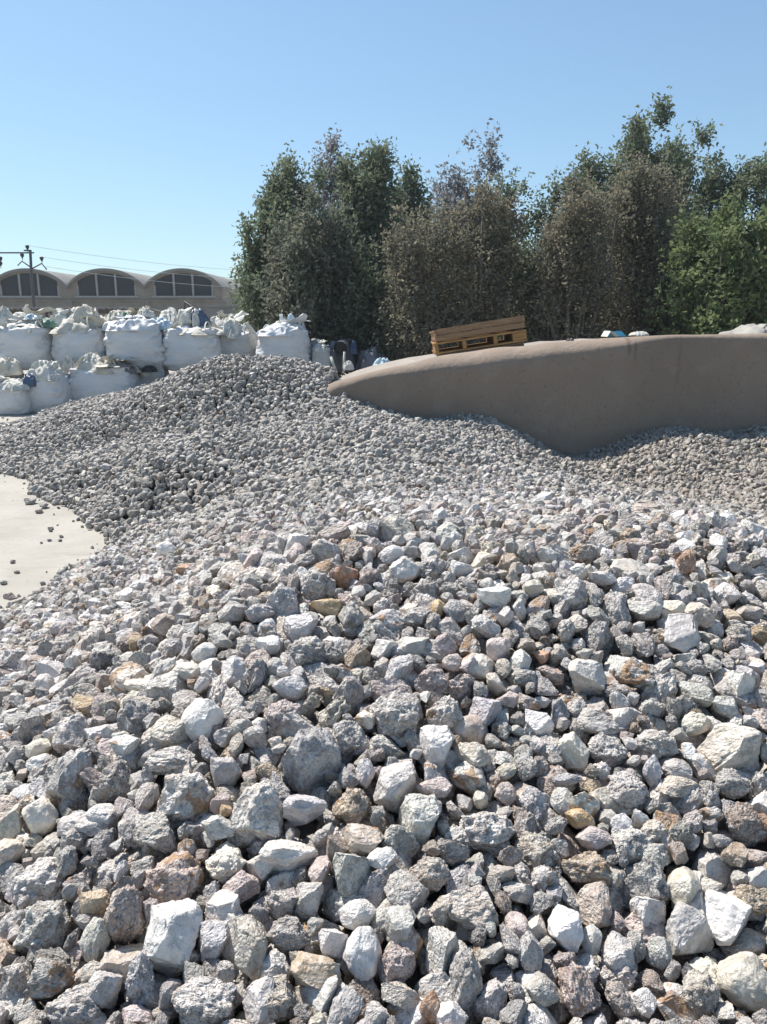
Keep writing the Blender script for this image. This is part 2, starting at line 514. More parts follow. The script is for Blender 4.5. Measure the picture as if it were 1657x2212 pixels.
def heap_at(x, y):
    fx = np.clip((np.asarray(x) - HX[0]) / 0.05, 0, len(HX) - 1.001); fy = np.clip((np.asarray(y) - HY[0]) / 0.05, 0, len(HY) - 1.001)
    ix, iy = fx.astype(int), fy.astype(int)
    u, v = fx - ix, fy - iy
    return (HG[iy, ix] * (1 - u) * (1 - v) + HG[iy, ix + 1] * u * (1 - v) + HG[iy + 1, ix] * (1 - u) * v + HG[iy + 1, ix + 1] * u * v)


def hit_heap(px, py, lift=0.0):
    d = ray(px, py)
    t = np.linspace(0.6, 14, 1500)
    q = EYEP + t[:, None] * d
    below = q[:, 2] < np.maximum(heap_at(q[:, 0], q[:, 1]), 0) + lift
    k = int(np.argmax(below)) if below.any() else len(t) - 1
    return q[k], t[k]


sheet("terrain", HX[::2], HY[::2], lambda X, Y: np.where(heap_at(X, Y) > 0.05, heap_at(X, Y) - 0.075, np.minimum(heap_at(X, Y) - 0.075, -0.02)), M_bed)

# ------------------------------------------------------------------ stone shapes
def ico(sub):
    bm = bmesh.new()
    bmesh.ops.create_icosphere(bm, subdivisions=sub, radius=1.0)
    V = np.array([v.co[:] for v in bm.verts]); F = np.array([[v.index for v in f.verts] for f in bm.faces])
    bm.free()
    return V, F


ICO5, ICO3 = ico(5), ico(3)


def rock_mesh(name, seed, kind, base, mat, smooth):
    V, F = base
    g = np.random.default_rng(seed)
    v = V.copy()
    if kind == 'wedge':
        v = v * (1.0 - 0.42 * v[:, 2:3]) * np.array([1, 1, 1.25])
    npl = {'rough': 9, 'facet': 13, 'round': 9, 'wedge': 9, 'slab': 11}[kind]
    lo, hi = {'rough': (.62, .9), 'facet': (.46, .80), 'round': (.66, .92), 'wedge': (.55, .85), 'slab': (.5, .85)}[kind]
    v = v + (V * (0.16 * fbm(V * 1.1 + seed * 3.1, seed, 2))[:, None])
    for _ in range(npl):
        n = g.normal(size=3); n /= np.linalg.norm(n)
        d = g.uniform(lo, hi)
        over = v @ n - d
        v = v - n * (np.maximum(over, 0) * (0.78 if kind == 'round' else 0.97))[:, None]
    amp = {'rough': .11, 'facet': .045, 'round': .04, 'wedge': .07, 'slab': .065}[kind]
    r = V
    nz = amp * fbm(r * 2.6 + seed * 1.7, seed + 5, 4, 0.55)
    nz = nz + {'rough': .11, 'facet': .06, 'round': .03, 'wedge': .08, 'slab': .07}[kind] * (np.abs(fbm(r * 3.0 + seed, seed + 9, 4, .6)) - 0.4)
    v = v * (1 + nz)[:, None]
    rad = np.linalg.norm(v, axis=1); lim = np.quantile(rad, .96) * 1.06       # no stray spikes
    v = v * np.minimum(1, lim / np.maximum(rad, 1e-6))[:, None]
    ext = (v.max(0) - v.min(0)) / 2
    v = (v - (v.max(0) + v.min(0)) / 2) / ext
    return mesh_of(name, v, F, smooth, mat)


KINDS = ['rough', 'facet', 'slab', 'wedge', 'facet', 'rough', 'wedge', 'facet', 'slab', 'rough', 'facet', 'round']
N_SHAPE = 48
shapes = [rock_mesh("stone_shape", 100 + i, KINDS[i % 12], ICO5, M_stone, True) for i in range(N_SHAPE)]
by_kind = {k: [i for i in range(N_SHAPE) if KINDS[i % 12] == k] for k in set(KINDS)}
N_PEB = 20
pebbles = [rock_mesh("pebble_shape", 300 + i, KINDS[i % 12], ICO3, M_gravel, False) for i in range(N_PEB)]


def shape_collection(name, meshes):
    c = bpy.data.collections.new(name)
    for i, m in enumerate(meshes):
        o = bpy.data.objects.new("%s_%03d" % (name, i), m)
        c.objects.link(o)
    return c


C_stone = shape_collection("stone_shapes", shapes)
C_peb = shape_collection("pebble_shapes", pebbles)


def scatter(name, pts, eul, scl, idx, tint, wear, coll):
    n = len(pts)
    me = bpy.data.meshes.new(name)
    me.vertices.add(n)
    me.vertices.foreach_set("co", np.asarray(pts, np.float32).ravel())
    for an, ty, arr in (("spin", 'FLOAT_VECTOR', eul), ("size", 'FLOAT_VECTOR', scl), ("tint", 'FLOAT_VECTOR', tint), ("wear", 'FLOAT_VECTOR', wear)):
        a = me.attributes.new(an, ty, 'POINT'); a.data.foreach_set("vector", np.asarray(arr, np.float32).ravel())
    a = me.attributes.new("shape", 'INT', 'POINT'); a.data.foreach_set("value", np.asarray(idx, np.int32))
    o = link(name, me)
    ng = bpy.data.node_groups.new(name + "_scatter", 'GeometryNodeTree')
    ng.interface.new_socket("Geometry", in_out='INPUT', socket_type='NodeSocketGeometry')
    ng.interface.new_socket("Geometry", in_out='OUTPUT', socket_type='NodeSocketGeometry')
    N, L = ng.nodes, ng.links
    gi, go = N.new("NodeGroupInput"), N.new("NodeGroupOutput")
    m2p = N.new("GeometryNodeMeshToPoints")
    ci = N.new("GeometryNodeCollectionInfo"); ci.inputs["Collection"].default_value = coll
    ci.inputs["Separate Children"].default_value = True; ci.inputs["Reset Children"].default_value = True
    ip = N.new("GeometryNodeInstanceOnPoints"); ip.inputs["Pick Instance"].default_value = True
    L.new(gi.outputs[0], m2p.inputs[0]); L.new(m2p.outputs[0], ip.inputs["Points"]); L.new(ci.outputs[0], ip.inputs["Instance"])
    for nm, dt, so in (("spin", 'FLOAT_VECTOR', "Rotation"), ("size", 'FLOAT_VECTOR', "Scale"), ("shape", 'INT', "Instance Index")):
        na = N.new("GeometryNodeInputNamedAttribute"); na.data_type = dt; na.inputs["Name"].default_value = nm
        L.new(na.outputs["Attribute"], ip.inputs[so])
    L.new(ip.outputs[0], go.inputs[0])
    mod = o.modifiers.new("scatter", 'NODES'); mod.node_group = ng
    return o


# ------------------------------------------------------------------ stone colours
TINTS = {
    'white': (0.60, 0.588, 0.565), 'light grey': (0.535, 0.515, 0.48), 'grey': (0.455, 0.435, 0.405), 'dark grey': (0.37, 0.358, 0.345),
    'beige': (0.49, 0.445, 0.38), 'brown': (0.41, 0.34, 0.285), 'tan': (0.44, 0.35, 0.25), 'golden': (0.47, 0.34, 0.18), 'orange': (0.45, 0.26, 0.155),
    'pinkish': (0.48, 0.41, 0.38), 'cream': (0.57, 0.535, 0.445), 'bluish grey': (0.47, 0.458, 0.468), 'greenish grey': (0.445, 0.44, 0.40), 'reddish brown': (0.42, 0.335, 0.29),
}
FILL = [('light grey', .30), ('grey', .25), ('white', .10), ('dark grey', .06), ('beige', .12), ('bluish grey', .04), ('brown', .05), ('pinkish', .07), ('greenish grey', .03), ('cream', .02), ('tan', .015), ('reddish brown', .01)]
FN, FP = [a for a, b in FILL], np.array([b for a, b in FILL]); FP /= FP.sum()


def jit(c, g, s=0.10):
    return tuple(np.clip(np.array(TINTS[c]) * np.array((1.03, .985, .968)) * (1 + g.normal() * s) * (1 + g.normal(size=3) * 0.012), 0.03, 0.78))


# ------------------------------------------------------------------ the large stones one can pick out in the photograph
# centre x, y, width, height (photo at 1657 wide), colour, shape, stain
HERO = """
667 1645 143 147 dark_grey wedge .0
941 1618 83 103 white facet .0
851 1548 110 110 grey rough .35
659 1751 97 70 bluish_grey facet .0
761 1741 87 80 tan rough .5
852 1705 93 110 grey facet .0
906 1775 93 117 light_grey facet .0
1022 1635 80 70 cream facet .1
789 1671 43 66 white round .0
939 1701 80 43 pinkish round .2
1049 1541 80 70 bluish_grey facet .0
959 1548 80 90 grey rough .4
609 1551 80 77 pinkish rough .2
756 1598 80 87 greenish_grey rough .4
752 1501 67 83 light_grey wedge .0
627 1485 77 53 bluish_grey round .0
1052 1798 125 100 light_grey rough .0
582 1671 60 50 tan slab .3
1092 1715 50 50 pinkish round .2
782 1815 97 60 brown facet .5
400 1725 140 133 light_grey rough .65
150 1688 90 143 dark_grey wedge .45
437 1555 90 97 white round .0
370 1581 87 67 beige slab .1
553 1765 118 140 light_grey wedge .0
250 1688 77 87 grey rough .2
220 1761 77 47 white round .0
88 1765 77 83 cream round .1
87 1648 60 37 white round .0
83 1618 57 43 cream round .2
190 1525 67 43 golden facet .4
293 1551 93 93 grey rough .0
153 1591 80 93 grey wedge .1
490 1665 63 77 dark_grey facet .0
337 1801 110 87 grey rough .5
273 1618 70 60 white facet .6
370 1645 127 57 light_grey rough .2
490 1751 30 27 golden facet .3
375 2035 121 160 white facet .0
461 2035 78 86 bluish_grey facet .0
379 1898 129 117 reddish_brown rough .5
274 1981 86 129 brown rough .3
106 2113 117 105 grey rough .8
98 2000 125 117 grey rough .1
207 2027 60 94 greenish_grey round .0
211 1949 66 63 tan facet .2
86 1910 117 102 light_grey rough .0
489 1973 90 90 light_grey facet .2
520 1918 82 70 pinkish facet .2
231 2141 74 86 greenish_grey facet .0
438 2168 141 100 light_grey rough .2
164 2176 129 90 grey rough .0
305 2113 62 105 bluish_grey rough .0
559 2168 78 98 light_grey facet .0
35 2125 70 100 light_grey rough .0
594 2090 66 62 white rough .0
624 1856 127 80 light_grey facet .0
759 1889 83 113 greenish_grey facet .0
879 1932 100 83 light_grey slab .0
1012 1956 133 87 beige slab .1
929 1886 100 73 beige rough .35
667 1942 67 83 grey facet .0
772 1976 83 60 white round .0
862 1999 77 77 greenish_grey facet .0
782 2062 87 113 white round .0
682 2112 117 97 tan facet .2
956 2066 80 110 light_grey facet .0
1006 2122 73 137 grey wedge .1
862 2079 77 77 pinkish rough .0
626 2016 100 67 grey rough .2
719 2036 67 67 white facet .0
866 2146 93 60 beige facet .1
929 2176 47 67 orange round .1
599 2159 93 83 beige rough .2
816 2192 63 50 light_grey facet .0
976 2192 73 60 white facet .0
1604 2119 120 113 cream round .0
1571 1986 127 100 white facet .0
1401 1972 73 83 white facet .0
1264 1876 113 73 tan rough .4
1488 2009 110 110 dark_grey facet .0
1221 2012 77 97 white facet .0
1278 2032 50 63 white round .0
1281 1956 77 90 brown facet .3
1254 2149 90 123 reddish_brown rough .5
1334 2076 70 110 grey facet .3
1169 2139 73 63 grey round .0
1391 2166 60 53 white round .0
1511 2146 80 93 beige rough .2
1424 2060 60 67 greenish_grey facet .0
1534 1916 63 33 cream slab .0
1621 1942 73 63 tan rough .3
1588 1852 63 47 tan facet .2
1414 1852 73 63 greenish_grey wedge .0
1478 1919 80 83 cream round .0
1374 2042 43 67 light_grey slab .0
1241 1625 70 90 cream facet .0
1164 1568 63 70 white facet .0
1298 1561 133 60 grey slab .55
1311 1618 87 73 grey rough .3
1504 1565 70 53 cream round .1
1414 1605 87 60 light_grey rough .2
1571 1618 160 107 beige facet .1
1408 1668 43 73 bluish_grey round .0
1464 1665 73 50 grey round .0
1468 1705 100 53 beige slab .2
1358 1711 97 87 light_grey rough .1
1164 1655 47 47 pinkish rough .0
1224 1685 67 37 bluish_grey slab .0
1578 1691 80 60 grey rough .1
1638 1698 50 67 light_grey rough .1
1608 1778 90 87 brown rough .3
1644 1788 40 60 orange facet .3
1251 1768 67 43 golden round .1
1214 1731 53 63 light_grey round .0
1161 1741 77 80 bluish_grey rough .0
1343 1781 50 47 white round .0
1411 1795 67 43 cream rough .1
1468 1798 50 50 greenish_grey rough .2
1134 1795 57 77 pinkish wedge .1
1281 1811 77 50 pinkish round .0
1381 1460 113 80 grey rough .6
1468 1370 100 90 grey facet .0
1264 1467 83 87 light_grey facet .0
1301 1250 63 33 white slab .0
1394 1320 70 53 light_grey facet .0
1454 1314 53 40 cream facet .3
1481 1217 43 63 orange wedge .2
1264 1197 67 50 brown rough .5
1378 1190 63 57 pinkish facet .4
1291 1374 57 73 dark_grey wedge .0
1171 1420 37 30 orange facet .0
1124 1434 50 63 light_grey round .0
1598 1487 63 80 light_grey facet .0
1568 1527 70 50 light_grey facet .0
1234 1284 70 87 light_grey rough .3
1618 1324 67 33 beige slab .1
1638 1370 43 40 golden rough .3
609 1304 80 83 bluish_grey rough .0
686 1267 87 80 grey rough .0
749 1247 53 53 orange facet .2
706 1314 73 43 golden facet .1
759 1344 60 93 grey wedge .0
836 1350 83 67 bluish_grey slab .35
649 1360 83 67 bluish_grey facet .0
876 1230 73 60 light_grey facet .0
932 1227 67 57 light_grey rough .0
849 1200 63 47 white round .0
999 1230 57 37 white facet .0
946 1314 33 40 golden round .1
919 1280 67 67 grey rough .1
962 1394 53 60 pinkish facet .3
772 1420 57 70 tan facet .2
832 1404 63 47 white facet .0
892 1397 70 50 greenish_grey facet .0
662 1407 93 67 grey rough .0
862 1454 63 80 bluish_grey facet .0
932 1470 77 63 pinkish rough .2
1032 1440 80 60 beige round .5
979 1430 50 37 pinkish round .0
579 1397 57 47 white facet .0
719 1410 47 53 grey rough .0
360 1190 47 43 white round .0
397 1230 33 27 orange facet .5
277 1287 37 37 white round .0
443 1410 60 43 white round .0
293 1390 37 37 golden facet .4
33 1427 70 60 light_grey rough .0
283 1467 87 73 cream round .6
347 1467 50 103 grey facet .0
217 1427 50 53 dark_grey rough .0
220 1477 40 47 pinkish facet .3
373 1400 57 47 grey wedge .0
500 1324 63 53 grey facet .0
403 1450 67 40 cream round .1
22 1290 32 22 brown facet .2
"""

# ------------------------------------------------------------------ pour the coarse stones
CELL = 0.012
GX0, GX1, GY0, GY1 = -3.4, 4.4, 0.35, 7.6
gxs = np.arange(GX0, GX1, CELL); gys = np.arange(GY0, GY1, CELL)
XX, YY = np.meshgrid(gxs, gys)
TARGET = heap_at(XX, YY)
_px, _py, _dp = project(np.stack([XX, YY, np.maximum(TARGET, 0)], -1))
bx = np.array([-900, 0, 60, 110, 230, 330, 450, 600, 750, 900, 1050, 1180, 1300, 1400, 1657, 2600])
by = np.array([1330, 1312, 1285, 1250, 1168, 1140, 1118, 1085, 1050, 1022, 1018, 1030, 1062, 1085, 1108, 1130])
edge = np.interp(_px, bx, by) + 14 * vnoise(np.stack([XX * 3, YY * 3, XX * 0], -1), 21)
COARSE = (_py > edge) & (TARGET > 0.0) & (_px > -1500) & (_px < 3300) & (_dp > 0.3) | ((YY < 1.1) & (TARGET > 0.03))
H = np.where(TARGET > 0.05, TARGET - 0.10, 0.0)
rocks = []          # dict rows


def rand_rot(g):
    q = g.normal(size=4); q /= np.linalg.norm(q)
    w, x, y, z = q
    return np.array([[1 - 2 * (y * y + z * z), 2 * (x * y - w * z), 2 * (x * z + w * y)], [2 * (x * y + w * z), 1 - 2 * (x * x + z * z), 2 * (y * z - w * x)], [2 * (x * z - w * y), 2 * (y * z + w * x), 1 - 2 * (x * x + y * y)]])


def foot(x, y, ex, ey):
    i0, i1 = int((x - ex - GX0) / CELL), int((x + ex - GX0) / CELL) + 2
    j0, j1 = int((y - ey - GY0) / CELL), int((y + ey - GY0) / CELL) + 2
    if i0 < 0 or j0 < 0 or i1 >= len(gxs) or j1 >= len(gys): return None
    u = (gxs[i0:i1][None, :] - x) / ex; v = (gys[j0:j1][:, None] - y) / ey
    r2 = u * u + v * v
    m = r2 < 0.98
    if m.sum() < 4: return None
    return (slice(j0, j1), slice(i0, i1)), m, np.sqrt(np.clip(1 - r2, 0, 1))


# image-space mask of the picked-out stones so that later ones do not hide them
IW, IH = 829, 1106
hmask = np.zeros((IH, IW), np.float32)           # depth of a hero's core


def drop(x, y, s, Rm, g, limit, guard):
    """rest a stone of half-sizes s at x, y; None where it would stand proud of the heap or hide a picked-out stone"""
    e = np.sqrt(((Rm * s[None, :]) ** 2).sum(1))
    ft = foot(x, y, e[0], e[1])
    if ft is None: return None
    sl, m, up = ft
    zc = np.quantile((H[sl] + up * e[2])[m], 0.72) - 0.05 * e[2]
    if zc > heap_at(x, y) + limit * e[2]: return None
    if guard:
        px, py, dp = project((x, y, zc))
        ix, iy = px / 2, py / 2
        rx, ry = 0.5 * FOC * e[0] / dp, 0.5 * FOC * max(e[2], e[1] * .5) / dp
        a0, a1, b0, b1 = int(ix - rx), int(ix + rx) + 1, int(iy - ry), int(iy + ry) + 1
        a0, b0 = max(a0, 0), max(b0, 0)
        sub = hmask[b0:b1, a0:a1]
        if sub.size and ((sub > 0) & (sub > dp - 0.02)).mean() > 0.10: return None
    H[sl][m] = np.maximum(H[sl][m], (zc + up * e[2])[m])
    return np.array([x, y, zc])


def random_size(g):
    r = 0.0335 * math.exp(g.normal() * 0.24)
    r = min(max(r, 0.018), 0.047)
    return r * np.array([g.uniform(.95, 1.35), g.uniform(.8, 1.1), g.uniform(.62, .95)])


def dress(c, kind, g, stain=None, roughness=None):
    rg = {'rough': .92, 'facet': .42, 'round': .2, 'wedge': .7, 'slab': .6}[kind] if roughness is None else roughness
    if roughness is None and kind == 'facet' and g.random() < .4: rg = .12
    if c in ('white', 'cream'): rg *= .45
    st = (g.uniform(.25, .75) if g.random() < .24 else g.uniform(0, .15)) if stain is None else stain
    return jit(c, g), (st, min(1, max(0, rg + g.normal() * .1)), g.random())


def pour(gap, limit, guard, rounds, scale=1.0):
    g = rng
    for k in range(rounds):
        deficit = np.where(COARSE, TARGET - gap - H, -1)
        js, is_ = np.nonzero(deficit > 0)
        if len(js) == 0: break
        pick = g.choice(len(js), min(len(js), 5000), replace=False)
        made = 0
        for q in pick:
            j, i = js[q], is_[q]
            if TARGET[j, i] - gap - H[j, i] <= 0: continue
            x, y = gxs[i] + g.uniform(-.01, .01), gys[j] + g.uniform(-.01, .01)
            s = random_size(g) * scale
            s = s * np.interp(y, [.9, 1.3, 1.9, 2.9, 3.5, 4.2], [.9, 1.0, 1.25, 1.32, 1.05, .86])
            if guard: s = s * g.uniform(.6, 1.0)
            Rm = rand_rot(g)
            p = drop(x, y, s, Rm, g, limit, guard)
            if p is None: continue
            si = int(g.integers(N_SHAPE)); c = FN[g.choice(len(FN), p=FP)]
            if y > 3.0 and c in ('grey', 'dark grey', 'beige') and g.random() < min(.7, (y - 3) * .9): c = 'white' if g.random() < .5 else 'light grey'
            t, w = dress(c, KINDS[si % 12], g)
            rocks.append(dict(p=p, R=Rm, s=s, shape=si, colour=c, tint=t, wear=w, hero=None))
            made += 1
        if made < 25: break


pour(0.075, -0.3, False, 8)
heroes = []
for k, ln in enumerate(HERO.strip().splitlines()):
    a = ln.split()
    heroes.append((float(a[0]), float(a[1]), float(a[2]), float(a[3]), a[4].replace('_', ' '), a[5], float(a[6])))
heroes.sort(key=lambda h: h[1])
for k, (px, py, w, h, c, kd, st) in enumerate(heroes):
    g = np.random.default_rng(900 + k)
    p, t = hit_heap(px, py, 0.012)
    dep = (p - EYEP) @ FW
    sx, sz = w / 2 * dep / FOC, h / 2 * dep / FOC
    sy = (sx * sz) ** .5 * g.uniform(.85, 1.1)
    a = g.normal() * .10
    right = RT * math.cos(a) + UP * math.sin(a); up = UP * math.cos(a) - RT * math.sin(a)
    Rm = np.stack([right, FW, up], 1)
    if kd != 'wedge' and g.random() < .5: Rm = Rm @ np.diag([-1, -1, 1])
    e = np.sqrt(((Rm * np.array([sx, sy, sz])[None]) ** 2).sum(1))
    p = p + ray(px, py) / np.linalg.norm(ray(px, py)) * 0.25 * sy
    ft = foot(p[0], p[1], e[0], e[1])
    if ft:
        sl, m, u = ft
        H[sl][m] = np.maximum(H[sl][m], (p[2] + u * e[2])[m])
    ix, iy, rx, ry = px / 2, py / 2, w / 4 * .82, h / 4 * .82
    yy, xx = np.mgrid[max(0, int(iy - ry)):min(IH, int(iy + ry) + 1), max(0, int(ix - rx)):min(IW, int(ix + rx) + 1)]
    mm = ((xx - ix) / rx) ** 2 + ((yy - iy) / ry) ** 2 < 1
    hmask[yy[mm], xx[mm]] = np.maximum(hmask[yy[mm], xx[mm]], dep)
    si = by_kind[kd][int(g.integers(len(by_kind[kd])))]
    tn, wr = dress(c, kd, g, st)
    rocks.append(dict(p=p, R=Rm, s=np.array([sx, sy, sz]), shape=si, colour=c, tint=tn, wear=wr, hero=k, kind=kd))
pour(0.010, 0.35, True, 14)
pour(-0.002, 0.55, True, 8, 0.72)
pour(0.014, 0.7, True, 8, 0.45)
print("coarse stones", len(rocks))

# which of them show largest: a small depth buffer of ellipses
zb = np.full((IH, IW), 1e9, np.float32); ib = np.full((IH, IW), -1, np.int32)
for i, r in enumerate(rocks):
    px, py, dp = project(r['p'])
    e2 = np.array([np.linalg.norm((RT @ r['R']) * r['s']), np.linalg.norm((UP @ r['R']) * r['s']), np.linalg.norm((FW @ r['R']) * r['s'])])
    rx, ry = FOC * e2[0] / dp / 2 * .93, FOC * e2[1] / dp / 2 * .93
    ix, iy = px / 2, py / 2
    r['px'], r['py'], r['dp'], r['w'], r['h'] = px, py, dp, rx * 4, ry * 4
    a0, a1, b0, b1 = max(0, int(ix - rx)), min(IW, int(ix + rx) + 2), max(0, int(iy - ry)), min(IH, int(iy + ry) + 2)
    if a0 >= a1 or b0 >= b1: continue
    yy, xx = np.mgrid[b0:b1, a0:a1]
    q = ((xx - ix) / max(rx, .5)) ** 2 + ((yy - iy) / max(ry, .5)) ** 2
    z = dp - e2[2] * np.sqrt(np.clip(1 - q, 0, 1))
    m = (q < 1) & (z < zb[b0:b1, a0:a1])
    zb[b0:b1, a0:a1][m] = z[m]; ib[b0:b1, a0:a1][m] = i
vis = np.bincount(ib[ib >= 0], minlength=len(rocks))
for i, r in enumerate(rocks): r['vis'] = int(vis[i])
order = sorted(range(len(rocks)), key=lambda i: -float(vis[i]) * (1.3 if rocks[i]['hero'] is not None else 1.0))
N_IND = 286
single = set(order[:N_IND])
rest = [r for i, r in enumerate(rocks) if i not in single]

# ---- labels: what a stone looks like, then where it lies next to a stone one can find
LAND = {  # hero colour/shape landmarks by their place in the list above (photo x, y): words one can find it by
    (667, 1645): "big dark grey triangular stone", (941, 1618): "bright white jagged stone", (400, 1725): "half white half brown boulder",
    (150, 1688): "tall dark pointed stone", (437, 1555): "smooth white potato-shaped stone", (553, 1765): "pale triangular stone", (375, 2035): "biggest white stone",
    (106, 2113): "orange-topped grey stone", (379, 1898): "reddish brown rough stone", (624, 1856): "wide pale faceted stone", (879, 1932): "striped grey stone",
    (1012, 1956): "long beige log-shaped stone", (682, 2112): "big tan block", (782, 2062): "egg-shaped white stone", (1604, 2119): "big cream yellow stone",
    (1571, 1986): "big white flat-topped stone", (1264, 1876): "tan crusted stone", (1254, 2149): "reddish brown upright stone", (1401, 1972): "white faceted block",
    (1571, 1618): "very wide beige stone", (1408, 1668): "slim pale blue upright stone", (1241, 1625): "cream faceted stone", (1381, 1460): "grey stone with an orange corner",
    (1468, 1370): "big grey faceted stone", (1481, 1217): "orange tan upright stone", (1301, 1250): "flat white stone near the crest", (749, 1247): "salmon orange stone near the crest",
    (706, 1314): "golden brown flat stone", (836, 1350): "striped drum-shaped stone", (946, 1314): "small round golden stone", (851, 1548): "large rough brownish grey stone",
    (283, 1467): "cream stone with a brown face", (347, 1467): "upright grey pillar stone", (360, 1190): "white round stone near the slab", (190, 1525): "golden tan wedge",
    (98, 2000): "large lobed grey stone", (1032, 1440): "beige stone with a golden patch", (1608, 1778): "brown hollow-looking stone",
}
KW = {'rough': 'rough', 'facet': 'angular', 'round': 'rounded', 'wedge': 'pointed', 'slab': 'blocky'}
land = []
for k, hh in enumerate(heroes):
    nm = LAND.get((int(hh[0]), int(hh[1])))
    if nm:
        i = next(i for i, r in enumerate(rocks) if r['hero'] == k)
        if i in single: land.append((i, nm))
land_idx = {i: nm for i, nm in land}
used = set()


def side(dx, dy):
    a = math.degrees(math.atan2(-dy, dx)) % 360
    return ("right of", "up and right of", "above", "up and left of", "left of", "down and left of", "below", "down and right of")[int((a + 22.5) // 45) % 8]


NEARW = {"right of": "close on the right of", "up and right of": "just up and right of", "above": "directly above", "up and left of": "just up and left of",
         "left of": "close on the left of", "down and left of": "just down and left of", "below": "directly below", "down and right of": "just down and right of"}
szs = np.array([rocks[i]['w'] * rocks[i]['h'] for i in single])
q1, q2 = np.quantile(szs, [.33, .75])


def look(r):
    kd = r.get('kind') or KINDS[r['shape'] % 12]
    a = r['w'] / max(r['h'], 1)
    form = 'flat ' if a > 1.65 else ('upright ' if a < .72 else '')
    st = r['wear'][0]
    col_ = r['colour'] + (" brown-stained" if st > .45 and r['colour'] not in ('brown', 'orange', 'tan', 'golden', 'reddish brown') else "")
    sz = r['w'] * r['h']
    return ('small ' if sz < q1 else 'large ' if sz > q2 else 'medium ') + col_ + ' ' + form + KW[kd] + ' stone'


labels = {}
for i, nm in land:
    r = rocks[i]
    others = [(math.hypot(r['px'] - rocks[j]['px'], r['py'] - rocks[j]['py']), j, n2) for j, n2 in land if j != i]
    d, j, n2 = min(others)
    labels[i] = nm[:1] + nm[1:] + " lying " + side(r['px'] - rocks[j]['px'], r['py'] - rocks[j]['py']) + " the " + n2
    used.add(labels[i])
for i in sorted(single, key=lambda i: -vis[i]):
    if i in labels: continue
    r = rocks[i]
    near = sorted((math.hypot(r['px'] - rocks[j]['px'], r['py'] - rocks[j]['py']), j, n2) for j, n2 in land)
    base = look(r)
    for d, j, n2 in near[:8]:
        sdw = side(r['px'] - rocks[j]['px'], r['py'] - rocks[j]['py'])
        lim = (rocks[j]['w'] + r['w']) * .62
        opts = [base + ' ' + (NEARW[sdw] if d < lim else sdw) + ' the ' + n2]
        opts = [o for o in opts if o not in used and len(o.replace('-', ' ').split()) <= 16]
        if opts: break
    labels[i] = opts[0] if opts else base + " beside another like it below the heap's crest"
    used.add(labels[i])
GRP = "coarse crushed stones of the front heap"
for i in sorted(single, key=lambda i: -vis[i]):
    r = rocks[i]
    o = link("stone", shapes[r['shape']])
    o.matrix_world = Matrix.Translation(Vector(r['p'])) @ Matrix(r['R'].tolist()).to_4x4() @ Matrix.Diagonal((*r['s'], 1))
    o["tint"] = [float(x) for x in r['tint']]; o["wear"] = [float(x) for x in r['wear']]
    tag(o, labels[i], "stone", GRP)

eul = [tuple(Matrix(r['R'].tolist()).to_euler()) for r in rest]
o = scatter("crushed_stone", [r['p'] for r in rest], eul, [r['s'] for r in rest], [r['shape'] for r in rest], [r['tint'] for r in rest], [r['wear'] for r in rest], C_stone)
tag(o, "smaller light grey crushed stones filling the front heap", "crushed stone", kind='stuff')

